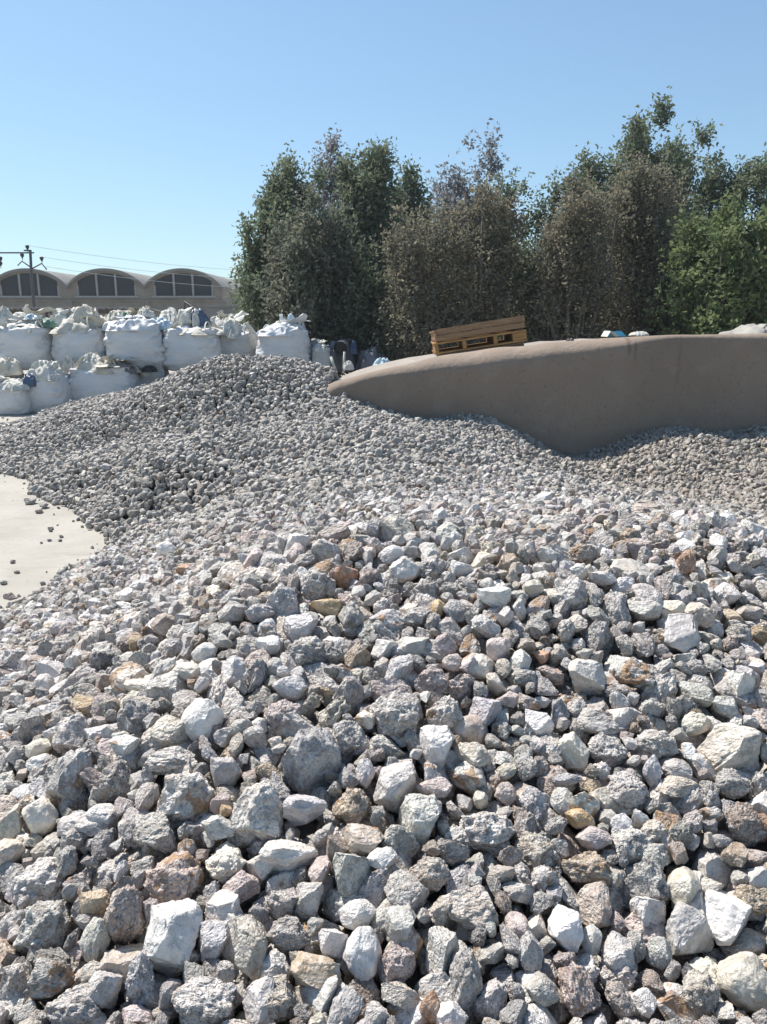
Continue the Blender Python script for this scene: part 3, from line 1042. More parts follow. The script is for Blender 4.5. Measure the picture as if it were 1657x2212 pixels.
# ------------------------------------------------------------------ the finer gravel behind
def fine_gravel():
    g = np.random.default_rng(77)
    P, S = [], []
    for layer, (sp, dz) in enumerate(((0.046, -0.026), (0.048, -0.008), (0.075, 0.010))):
        xs = np.arange(-7.6, 5.6, sp); ys = np.arange(3.2, 15.6, sp)
        X, Y = np.meshgrid(xs, ys)
        X = X + g.uniform(-.5, .5, X.shape) * sp * 1.1; Y = Y + g.uniform(-.5, .5, Y.shape) * sp * 1.1
        X, Y = X.ravel(), Y.ravel()
        T = heap_at(X, Y)
        px, py, dp = project(np.stack([X, Y, np.maximum(T, 0)], -1))
        ed = np.interp(px, bx, by) + 14 * vnoise(np.stack([X * 3, Y * 3, X * 0], -1), 21)
        ragged = T + 0.02 * vnoise(np.stack([X * 4, Y * 4, X * 0], -1), 31) + g.normal(size=len(X)) * 0.008
        keep = (py < ed + 26) & (ragged > 0.012) & (px > -750) & (px < 2600) & ~((Y > 8.72) & (X > -0.62))
        if layer == 2: keep &= g.random(len(X)) < .6
        X, Y, T = X[keep], Y[keep], T[keep]
        r = np.clip(0.0245 * np.exp(g.normal(size=len(X)) * .30), .010, .045)
        Z = np.maximum(T + dz, 0.4 * r) + g.normal(size=len(X)) * .006
        P.append(np.stack([X, Y, Z], -1)); S.append(r)
    # grit straying onto the slab
    X, Y = g.uniform(-6.5, -1.2, 26000), g.uniform(3.0, 15, 26000)
    T = heap_at(X, Y)
    k = (T > -.22) & (T < .015) & (g.random(len(X)) < .30 * np.exp(np.minimum(T, 0) / .035) + .006)
    X, Y = X[k], Y[k]
    r = np.clip(.009 * np.exp(g.normal(size=len(X)) * .5), .003, .022)
    P.append(np.stack([X, Y, r * .45], -1)); S.append(r)
    P, S = np.concatenate(P), np.concatenate(S)
    n = len(P)
    scl = S[:, None] * np.stack([g.uniform(.9, 1.4, n), g.uniform(.8, 1.1, n), g.uniform(.6, .95, n)], -1)
    names = ['light grey', 'grey', 'dark grey', 'white', 'beige', 'brown', 'pinkish', 'bluish grey']
    pr = np.array([.27, .30, .12, .06, .12, .06, .04, .03]); pr /= pr.sum()
    base = np.array([TINTS[k] for k in names])[g.choice(len(names), n, p=pr)]
    tint = np.clip(base * np.array([.52, .49, .455]) * (1 + g.normal(size=(n, 1)) * .20), .04, .7)
    brown = np.clip((P[:, 0] - 1.6) / .8, 0, 1) * np.clip((P[:, 1] - 4.8) / .8, 0, 1)
    tint = tint * (1 - brown[:, None] * np.array([.08, .14, .22]))
    wear = np.stack([np.where(g.random(n) < .05, .5, .05), g.uniform(.4, 1, n), g.random(n)], -1)
    o = scatter("gravel", P, g.uniform(-3.14, 3.14, (n, 3)), scl, g.integers(0, N_PEB, n), tint, wear, C_peb)
    print("gravel stones", n)
    return tag(o, "fine grey gravel spread and heaped behind the coarse stones", "gravel", kind='stuff')


fine_gravel()
stray = [(8, 1262, 16, 'dark grey', "dark stray stone alone on the slab at the left picture edge"), (66, 976 + 112, 26, 'grey', "grey stray stone on the slab touching the gravel foot"),
         (96, 1097, 22, 'grey', "darker stray stone on the slab between the gravel foot and a grey stray"), (85, 1108, 18, 'brown', "small brownish stray stone on the slab just under the gravel foot"),
         (143, 1230, 14, 'dark grey', "small dark stray stone on the slab near the front heap foot"), (28, 1216, 14, 'brown', "small brown stray stone out on the bare slab"),
         (37, 1238, 13, 'brown', "flat brown chip on the bare slab, nearest the left edge"), (107, 1169, 10, 'dark grey', "tiny dark chip on the slab, one of two close together"),
         (130, 1169, 10, 'dark grey', "tiny dark chip on the slab, right one of two close together"), (200, 1252 - 45, 16, 'brown', "small dark stray stone just off the front heap foot")]
for k, (px, py, w, c, lb) in enumerate(stray):
    g = np.random.default_rng(k)
    p = onz(px, py, 0.0); dep = (p - EYEP) @ FW; r = w / 2 * dep / FOC
    o = link("stray_stone", shapes[(k * 7) % N_SHAPE])
    o.location = (p[0], p[1], r * .5); o.scale = (r, r * .8, r * .62); o.rotation_euler = (0.2, .1, k)
    o["tint"] = [float(x) for x in jit(c, g)]; o["wear"] = [.1, .7, float(g.random())]
    tag(o, lb, "stone", "stray stones on the slab")

# ------------------------------------------------------------------ ramp wall and ramp
WX = [(705, 832), (712, 827), (730, 821), (800, 801), (900, 779), (1000, 762), (1100, 749), (1200, 739), (1300, 730), (1400, 725), (1500, 722), (1657, 719), (1900, 719), (2300, 722)]
WY = 8.7
wp = np.array([at(px, py, WY + 0.35) for px, py in WX])


def wall_top(x):
    return np.interp(x, wp[:, 0], wp[:, 2])


xw = lambda px: float(at(px, 760, WY)[0])
WALL_STAINS = [(xw(1358), .035, 1.18, 1.40, .75), (xw(1372), .02, 1.12, 1.36, .6), (xw(1440), .015, 1.25, 1.36, .4), (xw(1470), .022, .85, 1.43, .3), (xw(1466), .008, .6, 1.3, .3), (xw(725), .02, .6, .8, .4)]


def ramp_wall():
    x0, x1 = wp[0, 0], 8.0
    xs = np.concatenate([[x0, x0 + .01, x0 + .03], np.arange(x0 + .06, x1, .05)])
    prof = []          # (y offset from the front face, drop below the top)
    for z in (2.0, 1.6, 1.2, .9, .7, .5, .38, .3): prof.append((0.0, z))
    for a in np.linspace(0, 90, 12): prof.append((.36 * (1 - math.cos(R(a))), .20 * (1 - math.sin(R(a)))))
    prof += [(.40, .0), (.44, .02), (.46, .06), (.47, .3), (.47, 2.0)]
    V, n = [], len(prof)
    for i, x in enumerate(xs):
        t = wall_top(x)
        edge_ = min(1, (x - x0 + .015) / .09) ** .5
        for dy, dz in prof:
            kk = .78 + .35 * vnoise(np.array([x * .9, 2.0, 0.0]), 15) - .32 * max(0, min(1, (x - .6) / 2.5)) - .35 * max(0, 1 - (x - x0) / .8) if dz < .21 else 1
            z = t - dz * kk - (1 - edge_) * .10
            wob = .022 * vnoise(np.array([x * 1.1, z * 1.6, 3.0]), 5) + .008 * vnoise(np.array([x * 4, z * 5, 9.0]), 6)
            V.append((x, WY + dy * (.35 + .65 * edge_) * (kk if dz < .21 else 1) + wob + (.09 * (1 - edge_)), max(z, -.15) + (.010 * vnoise(np.array([x * 3.1, 0, 0]), 8) if dz < .3 else 0)))
    F = [(i * n + j, (i + 1) * n + j, (i + 1) * n + j + 1, i * n + j + 1) for i in range(len(xs) - 1) for j in range(n - 1)]
    F.append(tuple(range(n))[::-1]); F.append(tuple((len(xs) - 1) * n + j for j in range(n)))
    o = link("retaining_wall", mesh_of("retaining_wall", V, F, True, wall_material()))
    tag(o, "rendered brown grey ramp wall with a rounded top sloping down to the gravel", "wall")


ramp_wall()
sheet("ramp", np.arange(wp[0, 0] + .05, 9.0, .2), np.array([9.2, 9.5, 10.2, 11, 12, 12.6, 13.4]),
      lambda X, Y: np.where(Y < 12.3, wall_top(X) - .11, np.where(Y < 13, wall_top(X) - .2, -.05)) + .02 * vnoise(np.stack([X * 3, Y * 3, X * 0], -1), 3), M_ramp)


# ------------------------------------------------------------------ crumpled cloth, sacks
def crumple(name, w, d, h, seed, mat, parent=None, n=26, amp=.28, flat=2.2):
    u = np.linspace(-1, 1, n)
    U0, W0 = np.meshgrid(u, u)
    U, W = U0 * np.sqrt(1 - W0 ** 2 / 2), W0 * np.sqrt(1 - U0 ** 2 / 2)      # square grid to a round patch
    U = np.sign(U) * np.abs(U) ** .85; W = np.sign(W) * np.abs(W) ** .85
    rr = np.clip(np.sqrt(U ** 2 + W ** 2), 0, 1.42)
    ang = np.arctan2(W, U)
    lim = 1 + .22 * vnoise(np.stack([np.cos(ang) * 1.7, np.sin(ang) * 1.7, ang * 0], -1), seed)
    X = U * w / 2 * lim; Y = W * d / 2 * lim
    dome = np.clip(1 - rr ** flat, 0, 1) ** .6
    q = np.stack([U * 2.0, W * 2.0, U * 0 + seed], -1)
    rid = 1 - np.abs(fbm(q * np.array([1.5, 1.0, 1]), seed, 3, .45)) * 1.1
    Z = h * dome * (1 - amp * 1.3 + amp * 2 * rid)
    Z = np.maximum(Z, 0) - .05 * h * (rr > .96)
    X = X + w * .07 * vnoise(q * 1.7, seed + 3); Y = Y + d * .07 * vnoise(q * 1.7, seed + 4)
    top = np.stack([X, Y, Z], -1).reshape(-1, 3)
    bot = np.stack([X * .90, Y * .90, Z * 0 - .12 * h], -1).reshape(-1, 3)
    i = np.arange((n - 1) ** 2); a = (i // (n - 1)) * n + i % (n - 1)
    F = [tuple(f) for f in np.stack([a, a + 1, a + n + 1, a + n], -1)]
    F2 = [tuple(int(x) + n * n for x in f[::-1]) for f in F]
    border = list(range(0, n)) + list(range(2 * n - 1, n * n, n)) + list(range(n * n - 2, n * n - n - 1, -1)) + list(range(n * n - 2 * n, 0, -n))
    S = [(border[k], border[k] + n * n, border[(k + 1) % len(border)] + n * n, border[(k + 1) % len(border)]) for k in range(len(border))]
    return link(name, mesh_of(name, np.concatenate([top, bot]), [tuple(map(int, f)) for f in F + F2 + S], True, mat), parent)


def spout(t, r, h, seed, mat, loc, g):
    """a tied filling spout: gathered at the waist, flaring and flopping above it"""
    V, nn, tt = [], 11, 56
    th = np.linspace(0, 2 * math.pi, tt, endpoint=False)
    lx, ly = g.normal(size=2) * .35
    f1, f2 = g.uniform(0, 6, 2)
    for k in range(nn):
        s_ = k / (nn - 1)
        rr = r * (np.interp(s_, [0, .2, .38, .5, .8, 1], [1.5, .8, .34, .42, .95, 1.15]))
        fold = 1 + .16 * np.sin(th * 7 + f1) + .10 * np.sin(th * 11 + f2) + .40 * s_ * vnoise(np.stack([np.cos(th) * 1.8, np.sin(th) * 1.8, th * 0 + seed + s_], -1), seed + 11)
        z = h * s_ * (1 + .5 * s_ * vnoise(np.stack([np.cos(th) * 1.5, np.sin(th) * 1.5, th * 0 + seed], -1), seed + 13))
        V.append(np.stack([rr * fold * np.cos(th) + lx * h * s_ ** 2 * 1.5, rr * fold * np.sin(th) + ly * h * s_ ** 2, z - .25 * h * s_ ** 3], -1))
    F = [(k * tt + j, k * tt + (j + 1) % tt, (k + 1) * tt + (j + 1) % tt, (k + 1) * tt + j) for k in range(nn - 1) for j in range(tt)]
    o = link("tied_spout", mesh_of("tied_spout", np.concatenate(V), F, True, mat), t)
    o.location = loc


def sack(label, px0, px1, pyt, pyb, y, seed, mat=None, neck=None, depth=1.0, lean=0.0, group="big white sacks in the upper row", necks=1.0, loops=4, slump=0.0, base=None):
    g = np.random.default_rng(seed)
    mat = mat or M_bag; neck = neck or M_cloth
    c = at((px0 + px1) / 2, pyb, y)
    w = (px1 - px0) / FOC * y
    top = at((px0 + px1) / 2, pyt, y)[2]
    z0 = c[2] if base is None else base
    h = top - z0
    t = thing("bulk_bag", label, "bulk bag", (c[0], y + w * .42 * depth, z0), g.normal() * .06, group)
    nr, nt = 30, 64
    th = np.linspace(0, 2 * math.pi, nt, endpoint=False)
    ne = 3.8
    sq = (np.abs(np.cos(th)) ** ne + np.abs(np.sin(th)) ** ne) ** (-1 / ne)
    V = []
    prof = [(.0, 0.0), (.80, 0.0), (.88, .02)]
    for s in np.linspace(.07, .93, 20): prof.append((.86 + .14 * math.sin(math.pi * min(1, s * 1.02) ** .9) - .02 * s, s))
    prof += [(.86, .96), (.78, .99), (.64, 1.02), (.45, 1.06), (.25, 1.09), (.10, 1.10)]
    for k, (rr, zz) in enumerate(prof):
        x = sq * rr * np.cos(th); yy = sq * rr * np.sin(th); z = np.full(nt, zz)
        corner = np.abs(np.sin(2 * th)) ** 3
        q = np.stack([np.cos(th) * 1.6, np.sin(th) * 1.6, z * 9.0 * (0.4 + corner)], -1)
        wr = (.020 + .060 * corner) * (np.abs(fbm(q + seed * 3.3, seed, 2)) * 2 - .8) * (1 if .03 < zz < 1.0 else .4)
        q2 = np.stack([np.cos(th) * 1.1, np.sin(th) * 1.1, z * 1.5], -1)
        wr = wr + .045 * vnoise(q2 + seed * 1.9, seed + 7) * min(1, zz * 4)
        f = 1 + wr
        zz2 = z + np.clip((zz - .75) / .2, 0, 1) * (1 if zz < .99 else .5) * (.085 * np.abs(np.sin(2 * th)) ** 2 - .03) + (.06 * vnoise(np.stack([np.cos(th) * 2, np.sin(th) * 2, th * 0 + 5], -1) + seed, seed + 2) if zz > .9 else 0)
        if slump: zz2 = zz2 - slump * np.clip(zz2 - .4, 0, 1) * (.5 + .5 * np.cos(th - 2.2))
        V.append(np.stack([x * f * w / 2 + lean * z * w * .3, yy * f * w / 2 * depth, zz2 * h], -1))
    V = np.concatenate(V)
    F = [(k * nt + j, k * nt + (j + 1) % nt, (k + 1) * nt + (j + 1) % nt, (k + 1) * nt + j) for k in range(len(prof) - 1) for j in range(nt)]
    link("sack", mesh_of("sack", V, F, True, mat), t)
    nk = crumple("neck", w * g.uniform(.93, .98), w * depth * .95, g.uniform(.17, .25) * necks, seed * 3 + 1, neck, t, n=56, amp=.38, flat=2.0)
    nk.location = (lean * w * .3, 0, h * .93 - .02)
    spout(t, w * g.uniform(.17, .25), g.uniform(.15, .24) * necks, seed, neck, (g.uniform(-.22, .22) * w, g.uniform(-.1, .1) * w, h + .04), g)
    for k in range(loops):
        a = math.pi / 4 + k * math.pi / 2
        cx_, cy_ = math.cos(a) * w * .46, math.sin(a) * w * .46 * depth
        lean_ = g.uniform(-.5, .5, 2) * .2 - np.array([math.cos(a), math.sin(a)]) * .12
        tp = g.uniform(.05, .22)
        pts = []
        for s in np.linspace(0, 1, 11):
            arch = math.sin(math.pi * s)
            pts.append((cx_ + (s - .5) * .16 * -math.sin(a) + lean_[0] * arch, cy_ + (s - .5) * .16 * math.cos(a) + lean_[1] * arch, h * (.93 + .07 * min(1, arch * 2)) + tp * arch))
        MB().ribbon(pts, (math.cos(a), math.sin(a), .2), .055).build("lifting_loop", neck, t)
    return t


U = 14.7
sack("white bulk bag cut by the left picture edge, first of the upper row", -10, 108, 708, 800, U, 1)
sack("white bulk bag under the beige bundle, second in the upper row", 109, 224, 710, 800, U, 2, neck=M_beige)
sack("fattest white bulk bag, third in the upper row from the left", 223, 350, 704, 797, U - .1, 3, lean=-.04, neck=M_white)
sack("wide white bulk bag with beige cloth bunched along its top edge", 348, 474, 714, 802, U, 4, neck=M_beige, necks=.6)
sack("dusty white bulk bag set back with white ribbons knotted on top", 462, 556, 722, 802, U + .35, 5, mat=M_bag2)
sack("white bulk bag at the end of the upper row, standing clear beside the trees", 553, 668, 716, 803, U - .2, 6, necks=1.0, neck=M_white)
LG = "white sacks of the lower row"
sack("widest white bulk bag of the lower row, half buried in gravel beside the slumped bag", 138, 293, 797, 876, U - .6, 7, group=LG, neck=M_beige, base=0, depth=.75)
sack("bluish white bulk bag of the lower row, only a strip above the gravel", 292, 360, 802, 872, U - .1, 9, group=LG, mat=M_bag2, base=0, loops=2)
sack("slumped open white bulk bag with a blue liner, in front of the lower row", 46, 138, 812, 879, U - 1.0, 10, group=LG, neck=M_cloth, base=0, slump=.3, loops=2, necks=1.2)
sack("torn white bulk bag at the left edge with gravel spilling at its foot", -26, 54, 836, 868, U - 1.3, 12, group=LG, base=0, slump=.5, loops=1, necks=.8)
sack("beige topped bulk bag cut by the left edge behind the torn bag", -50, 34, 800, 868, U - .4, 13, group=LG, mat=M_bag2, base=0)
t = sack("small upright grey white sack beside the last upper bag", 673, 713, 752, 808, U - .1, 14, group="loose sacks by the trees", mat=M_bag2, loops=0, necks=.5)
BG = "sacks of the hidden back row"
for k, (px, w, tp, lb) in enumerate(((35, 110, 700, "back row sack with a pale knotted top behind the left edge bag"), (150, 105, 703, "back row sack with a dusty top behind the beige bundle"),
                                     (262, 110, 700, "back row sack with a pale crumpled neck behind the fat bag"), (372, 108, 706, "back row sack showing a white neck beside the green scrap"), (478, 100, 710, "back row sack behind the knotted white ribbons"))):
    sack(lb, px - w / 2, px + w / 2, tp, 790, U + 1.35, 30 + k, mat=M_bag2, neck=(M_cloth, M_cloth, M_beige)[k % 3], group=BG, necks=1.5)


def lump(name, label, cat, px, py, y, w, h, seed, mat, group=None, d=None, rx=0, ry=0, **kw):
    """a crumpled piece of cloth or plastic whose foot is at pixel px, py"""
    p = at(px, py, y)
    o = crumple(name, w / FOC * y, d or w / FOC * y * .8, h * .85 / FOC * y, seed, mat, **kw)
    o.location = p; o.rotation_euler = (rx, ry, seed * .7)
    return tag(o, label, cat, group)


CG = "crumpled cloth and plastic on the sacks"
Y2 = U + .55
for k, a in enumerate((
    ("cloth_bundle", "large beige crumpled cloth bundle on the second upper bag", "cloth", 187, 700, Y2, 66, 40, M_beige),
    ("cloth_bundle", "pale pointed cloth bundle at the left end of the sack row", "cloth", 12, 704, Y2, 40, 42, M_cloth),
    ("plastic_scrap", "pale blue plastic scrap between the first two upper bags", "plastic", 72, 704, Y2, 46, 26, M_paleblue),
    ("plastic_scrap", "green plastic scrap between the second and the fat bag", "plastic", 104, 706, Y2 - .2, 36, 18, M_green),
    ("cloth_bundle", "tall white cloth bundle between the fat bag and the wide bag", "cloth", 316, 706, Y2, 44, 42, M_cloth),
    ("plastic_scrap", "green plastic sheet scrap sticking up behind the fat bag", "plastic", 268, 698, Y2 + .5, 44, 24, M_green),
    ("cloth_bundle", "dusty cloth bundle on the left of the fat bag's top", "cloth", 248, 704, Y2, 44, 32, M_beige),
    ("plastic_scrap", "pale blue plastic on the near corner of the wide bag", "plastic", 352, 710, Y2 - .2, 50, 24, M_paleblue),
    ("plastic_scrap", "dark blue plastic sheet on top of the wide bag", "plastic", 428, 710, Y2, 54, 44, M_blue),
    ("cloth_bundle", "round white cloth lump beside the dark blue sheet", "cloth", 404, 708, Y2 - .1, 30, 36, M_cloth),
    ("cloth_bundle", "small white cloth lump leaning on the dark blue sheet", "cloth", 424, 702, Y2 - .2, 20, 30, M_cloth),
    ("cloth_bundle", "white knotted ribbon heap on the set back dusty bag", "cloth", 500, 722, Y2, 46, 34, M_cloth),
    ("cloth_bundle", "white folded sack on top of the end bag", "cloth", 612, 716, U + .3, 52, 26, M_cloth),
    ("plastic_scrap", "small blue white plastic twist crowning the end bag", "plastic", 628, 700, U + .3, 20, 22, M_paleblue),
    ("plastic_scrap", "dark blue liner showing in the open mouth of the slumped bag", "plastic", 66, 832, U - 1.0, 36, 26, M_blue),
    ("cloth_bundle", "white knotted cloth rising from the slumped bag", "cloth", 92, 822, U - .55, 26, 44, M_cloth),
    ("plastic_scrap", "dark blue sheet on the far edge of the slumped bag", "plastic", 118, 812, U - .5, 34, 18, M_blue),
    ("cloth_bundle", "khaki cloth bundle on the lower row beside the dark blue sheet", "cloth", 152, 804, U - .3, 34, 34, M_beige),
    ("cloth_bundle", "cream tied cloth bundle on the lower row", "cloth", 204, 804, U - .3, 50, 44, M_cloth),
    ("cloth_bundle", "olive grey cloth heap on the lower row under the fat bag", "cloth", 262, 804, U - .35, 62, 28, M_greycloth),
    ("plastic_scrap", "black plastic scrap under the fat bag's corner", "plastic", 322, 802, U - .35, 40, 14, M_black),
    ("cloth_bundle", "beige cloth heap at the left edge above the torn bag", "cloth", 20, 806, U - .5, 64, 34, M_beige),
)):
    lump(a[0], a[1], a[2], a[3], a[4], a[5], a[6], a[7], 50 + k, a[8], CG, amp=.3)
RG = "rubbish under the trees"
for k, a in enumerate((
    ("plastic_sheet", "dark grey sheet draped open behind the small upright sack", "sheet", 682, 770, U + .5, 60, 38, M_greycloth),
    ("plastic_sheet", "grey tarpaulin draped on rubbish left of the blue wrapped trunk", "sheet", 728, 796, U + 1.2, 90, 62, M_greycloth),
    ("plastic_sheet", "dull green grey sheet right of the blue wrapped trunk", "sheet", 803, 798, U + 1.0, 80, 50, M_greycloth),
    ("plastic_bag", "crinkled bluish clear plastic bag just behind the low end of the wall", "plastic bag", 828, 806, 12.6, 62, 34, M_paleblue),
    ("foam_lump", "yellowish foam lump beside the blue wrapped trunk", "foam", 752, 797, 13.6, 24, 18, M_cloth),
    ("plastic_sheet", "grey plastic film lying behind the wall crest beside the plastic bag", "sheet", 868, 798, 13.0, 40, 22, M_greycloth),
    ("plastic_scrap", "deep blue plastic wrapped round a trunk", "plastic", 764, 762, 15.4, 20, 28, M_blue),
)):
    lump(a[0], a[1], a[2], a[3], a[4], a[5], a[6], a[7], 90 + k, a[8], RG, amp=.3)
# small sticks and a pipe end
p = at(742, 805, 13.8)
tag(MB().tube([p, p + np.array([.02, .05, .36])], .02, 8).build("white_stick", M_cloth, None, True), "thin white stick upright in the rubbish by the wall's low end", "stick", RG)
p = at(727, 806, 13.7)
tag(MB().tube([p, p + np.array([-.10, .05, .28])], .022, 8).build("white_stick", M_cloth, None, True), "leaning white stick in the rubbish beside the small sack", "stick", RG)
p = at(735, 752, 15.0)
pm = thing("pipe_length", "short grey pipe pointing at the viewer with a dark open end", "pipe", p)
MB().tube([(0, 0, 0), (0.02, .8, .02)], .13, 20, False).build("shell", M_greycloth, pm, True)
MB().tube([(0.002, .06, 0), (.02, .78, .02)], .118, 20).build("shade_core", M_black, pm)  # solid black core in place of the shade inside the hollow pipe
tag(MB().tube([at(400, 690, 17), at(399, 653, 17), at(437, 680, 17), at(441, 690, 17)], .035, 8).build("bent_pipe", M_steel, None, True), "dark bent steel bar standing up behind the wide bag", "steel bar")


# ------------------------------------------------------------------ on the ramp
def pallet(label, loc, rot, mat, w=1.2, d=1.0, solid=False):
    t = thing("wooden_pallet", label, "pallet", loc, 0, "pallets stacked on the ramp")
    t.rotation_euler = rot
    m = MB()
    for k in range(7): m.box((0, -d / 2 + .055 + k * (d - .11) / 6, .130), (w, .105, .022))
    m.build("top_deck", mat, t)
    m = MB()
    for k in range(4): m.box((0, -d / 2 + .06 + k * (d - .12) / 3, .011), (w, .10, .02))
    m.build("bottom_deck", mat, t)
    for k, x in enumerate((-w / 2 + .04, -w / 6, w / 6, w / 2 - .09)):
        MB().box((x, 0, .070), (.045 if k < 3 else .17, d - .01, .094)).build("stringer", mat, t)
    if solid:
        m = MB().box((-.01, -d / 2 - .012, .036), (w * .98, .022, .066)).box((.015, -d / 2 - .012, .112), (w * .96, .022, .070))
        m.build("side_board", mat, t)
    return t


sl = math.atan2(-(at(1140, 737, 9.7)[2] - at(942, 767, 9.7)[2]), at(1140, 737, 9.7)[0] - at(942, 767, 9.7)[0])
c0 = at(1042, 757, 9.75)
ax = Vector((math.cos(-sl), 0, math.sin(-sl))); nz_ = Vector((-math.sin(-sl), 0, math.cos(-sl)))
b0 = Vector(c0) + Vector((0, .5, 0))
pallet("dark old pallet under the orange pallet, resting on the ramp", b0 - nz_ * .115 + ax * .0, (0, sl, .02), M_wood2, 1.05, .95)
pallet("orange brown wooden pallet with open sides, tilted on the ramp behind the wall", b0 + nz_ * .03, (0, sl, -.03), M_wood, 1.16, 1.0)
pallet("brown pallet with a boarded side, lying on top of the orange pallet", b0 + nz_ * .176 - ax * .0, (R(-2), sl - .01, .01), M_wood3, 1.13, .95, solid=True)
tb = at(1333, 727, 9.3)
t = thing("folded_sheet", "light blue folded sheet with a white edge on the wall top", "sheet", tb, .1)
MB().add([(-.13, 0, 0), (.12, 0, .0), (.09, .22, .0), (-.10, .22, .0), (-.10, .01, .055), (.05, .01, .065), (.08, .2, .05), (-.08, .2, .06)],
         [(0, 1, 2, 3), (4, 7, 6, 5), (0, 4, 5, 1), (1, 5, 6, 2), (2, 6, 7, 3), (3, 7, 4, 0)]).build("blue_fold", plain("sky_blue_plastic", (0.10, 0.48, 0.66), (0.08, 0.4, 0.58), 6, .4), t)
MB().ribbon([(-.16, -.01, .0), (-.125, -.012, .062), (-.07, -.012, .035), (-.03, -.012, .005)], (0, 1, 0), .2, .008).build("white_edge", M_cloth, t)
lump("paper_scrap", "small crumpled pale paper on the wall top next to the blue sheet", "paper", 1382, 724, 9.05, 44, 9, 131, M_cloth)
lump("tarpaulin", "wide off-white tarpaulin heaped on the ramp behind the wall", "tarpaulin", 1640, 724, 9.9, 140, 24, 135, M_tarp, d=.9, amp=.3)
lump("plastic_scrap", "small black plastic scrap on the ramp left of the blue sheet", "plastic", 1232, 738, 9.6, 22, 8, 137, M_black)


# ------------------------------------------------------------------ warehouse, canopy, power pole
def warehouse():
    y0, y1 = 58.0, 84.0
    zt, zv, zb_ = at(227, 583, y0)[2], at(143, 621, y0)[2], at(227, 639, y0)[2]
    t = thing("warehouse", "long grey warehouse with a row of barrel vaulted roofs and arched windows", "warehouse", (0, y0, 0))
    cxs = [float(at(px, 600, y0)[0]) for px in (-273, -106, 61, 227.5, 394)]
    per = cxs[1] - cxs[0]
    cxs = [cxs[0] + per * i for i in range(5)]
    hw = per / 2

    def prof(u):         # u -1..1 across one bay, rounded crown, easing into the valley
        a = abs(u)
        base = math.sqrt(max(0, 1 - (a * .86) ** 2))
        e = math.sqrt(1 - .86 ** 2)
        return zv + (zt - zv) * (base - e) / (1 - e)
    wall = MB()
    for c in cxs:
        us = np.linspace(-1, 1, 41)
        # front wall of the bay with its window cut out: lower strip, then pillars either side, then above
        wl, wr = c - hw * .735, c + hw * .735
        ins = .22
        zwin = lambda x: prof((x - c) / hw) - ins
        zb2 = zb_
        xs = sorted(set([c + u * hw for u in us] + [wl, wr]))
        for a, b in zip(xs[:-1], xs[1:]):
            inside = a >= wl - 1e-6 and b <= wr + 1e-6
            if inside:
                wall.add([(a, 0, 0), (b, 0, 0), (b, 0, zb2), (a, 0, zb2)], [(0, 1, 2, 3)])
                wall.add([(a, 0, max(zb2, zwin(a))), (b, 0, max(zb2, zwin(b))), (b, 0, prof((b - c) / hw)), (a, 0, prof((a - c) / hw))], [(0, 1, 2, 3)])
            else:
                wall.add([(a, 0, 0), (b, 0, 0), (b, 0, prof((b - c) / hw)), (a, 0, prof((a - c) / hw))], [(0, 1, 2, 3)])
        # roof shell with a lip
        rf = MB()
        V = []
        for yy in (-.35, 0, (y1 - y0)):
            for u in us: V.append((c + u * hw, yy, prof(u) + .10))
        n = len(us)
        F = [(r_ * n + k, r_ * n + k + 1, (r_ + 1) * n + k + 1, (r_ + 1) * n + k) for r_ in range(2) for k in range(n - 1)]
        for u in us: V.append((c + u * hw, -.35, prof(u) - .10))
        for u in us: V.append((c + u * hw, -.002, prof(u) - .10))
        F += [(3 * n + k, 3 * n + k + 1, k + 1, k) for k in range(n - 1)] + [(3 * n + k, 4 * n + k, 4 * n + k + 1, 3 * n + k + 1) for k in range(n - 1)]
        rf.add(V, F); rf.build("roof", M_roof, t, True)
        # window
        win = MB()
        xs = np.linspace(wl, wr, 25)
        V = [(x, .12, zb_) for x in xs] + [(x, .12, max(zb_ + .25, zwin(x))) for x in xs]
        F = [(k, k + 1, 26 + k, 25 + k) for k in range(24)]
        pane = win.add(V, F)
        fr = MB()
        for x in (c - (wr - wl) / 6, c + (wr - wl) / 6):
            fr.box((x, .05, (zb_ + zwin(x)) / 2), (.14, .16, zwin(x) - zb_))
        fr.box((c, -.01, zb_ - .06), (wr - wl + .5, .22, .12))
        fr.box((wl - .02, .05, zb_ + .36), (.09, .14, .72)); fr.box((wr + .02, .05, zb_ + .36), (.09, .14, .72))
        fo = fr.build("window", M_frame, t)
        po = pane.build("pane", M_glass, fo)
    wall.build("front_wall", M_plaster, t)
    led = MB()
    led.box(((cxs[0] + cxs[-1]) / 2, -.06, zb_ - .32), (per * 5, .12, .10))
    for c in cxs: led.box((c + hw, -.05, (zb_ - .37) / 2), (.55, .11, zb_ - .37))
    led.build("ledge", M_plaster, t)
    xr = cxs[-1] + hw
    MB().add([(xr, 0, 0), (xr, y1 - y0, 0), (xr, y1 - y0, zv + .08), (xr, 0, zv + .08)], [(0, 1, 2, 3)]).build("side_wall", M_plaster, t)


warehouse()


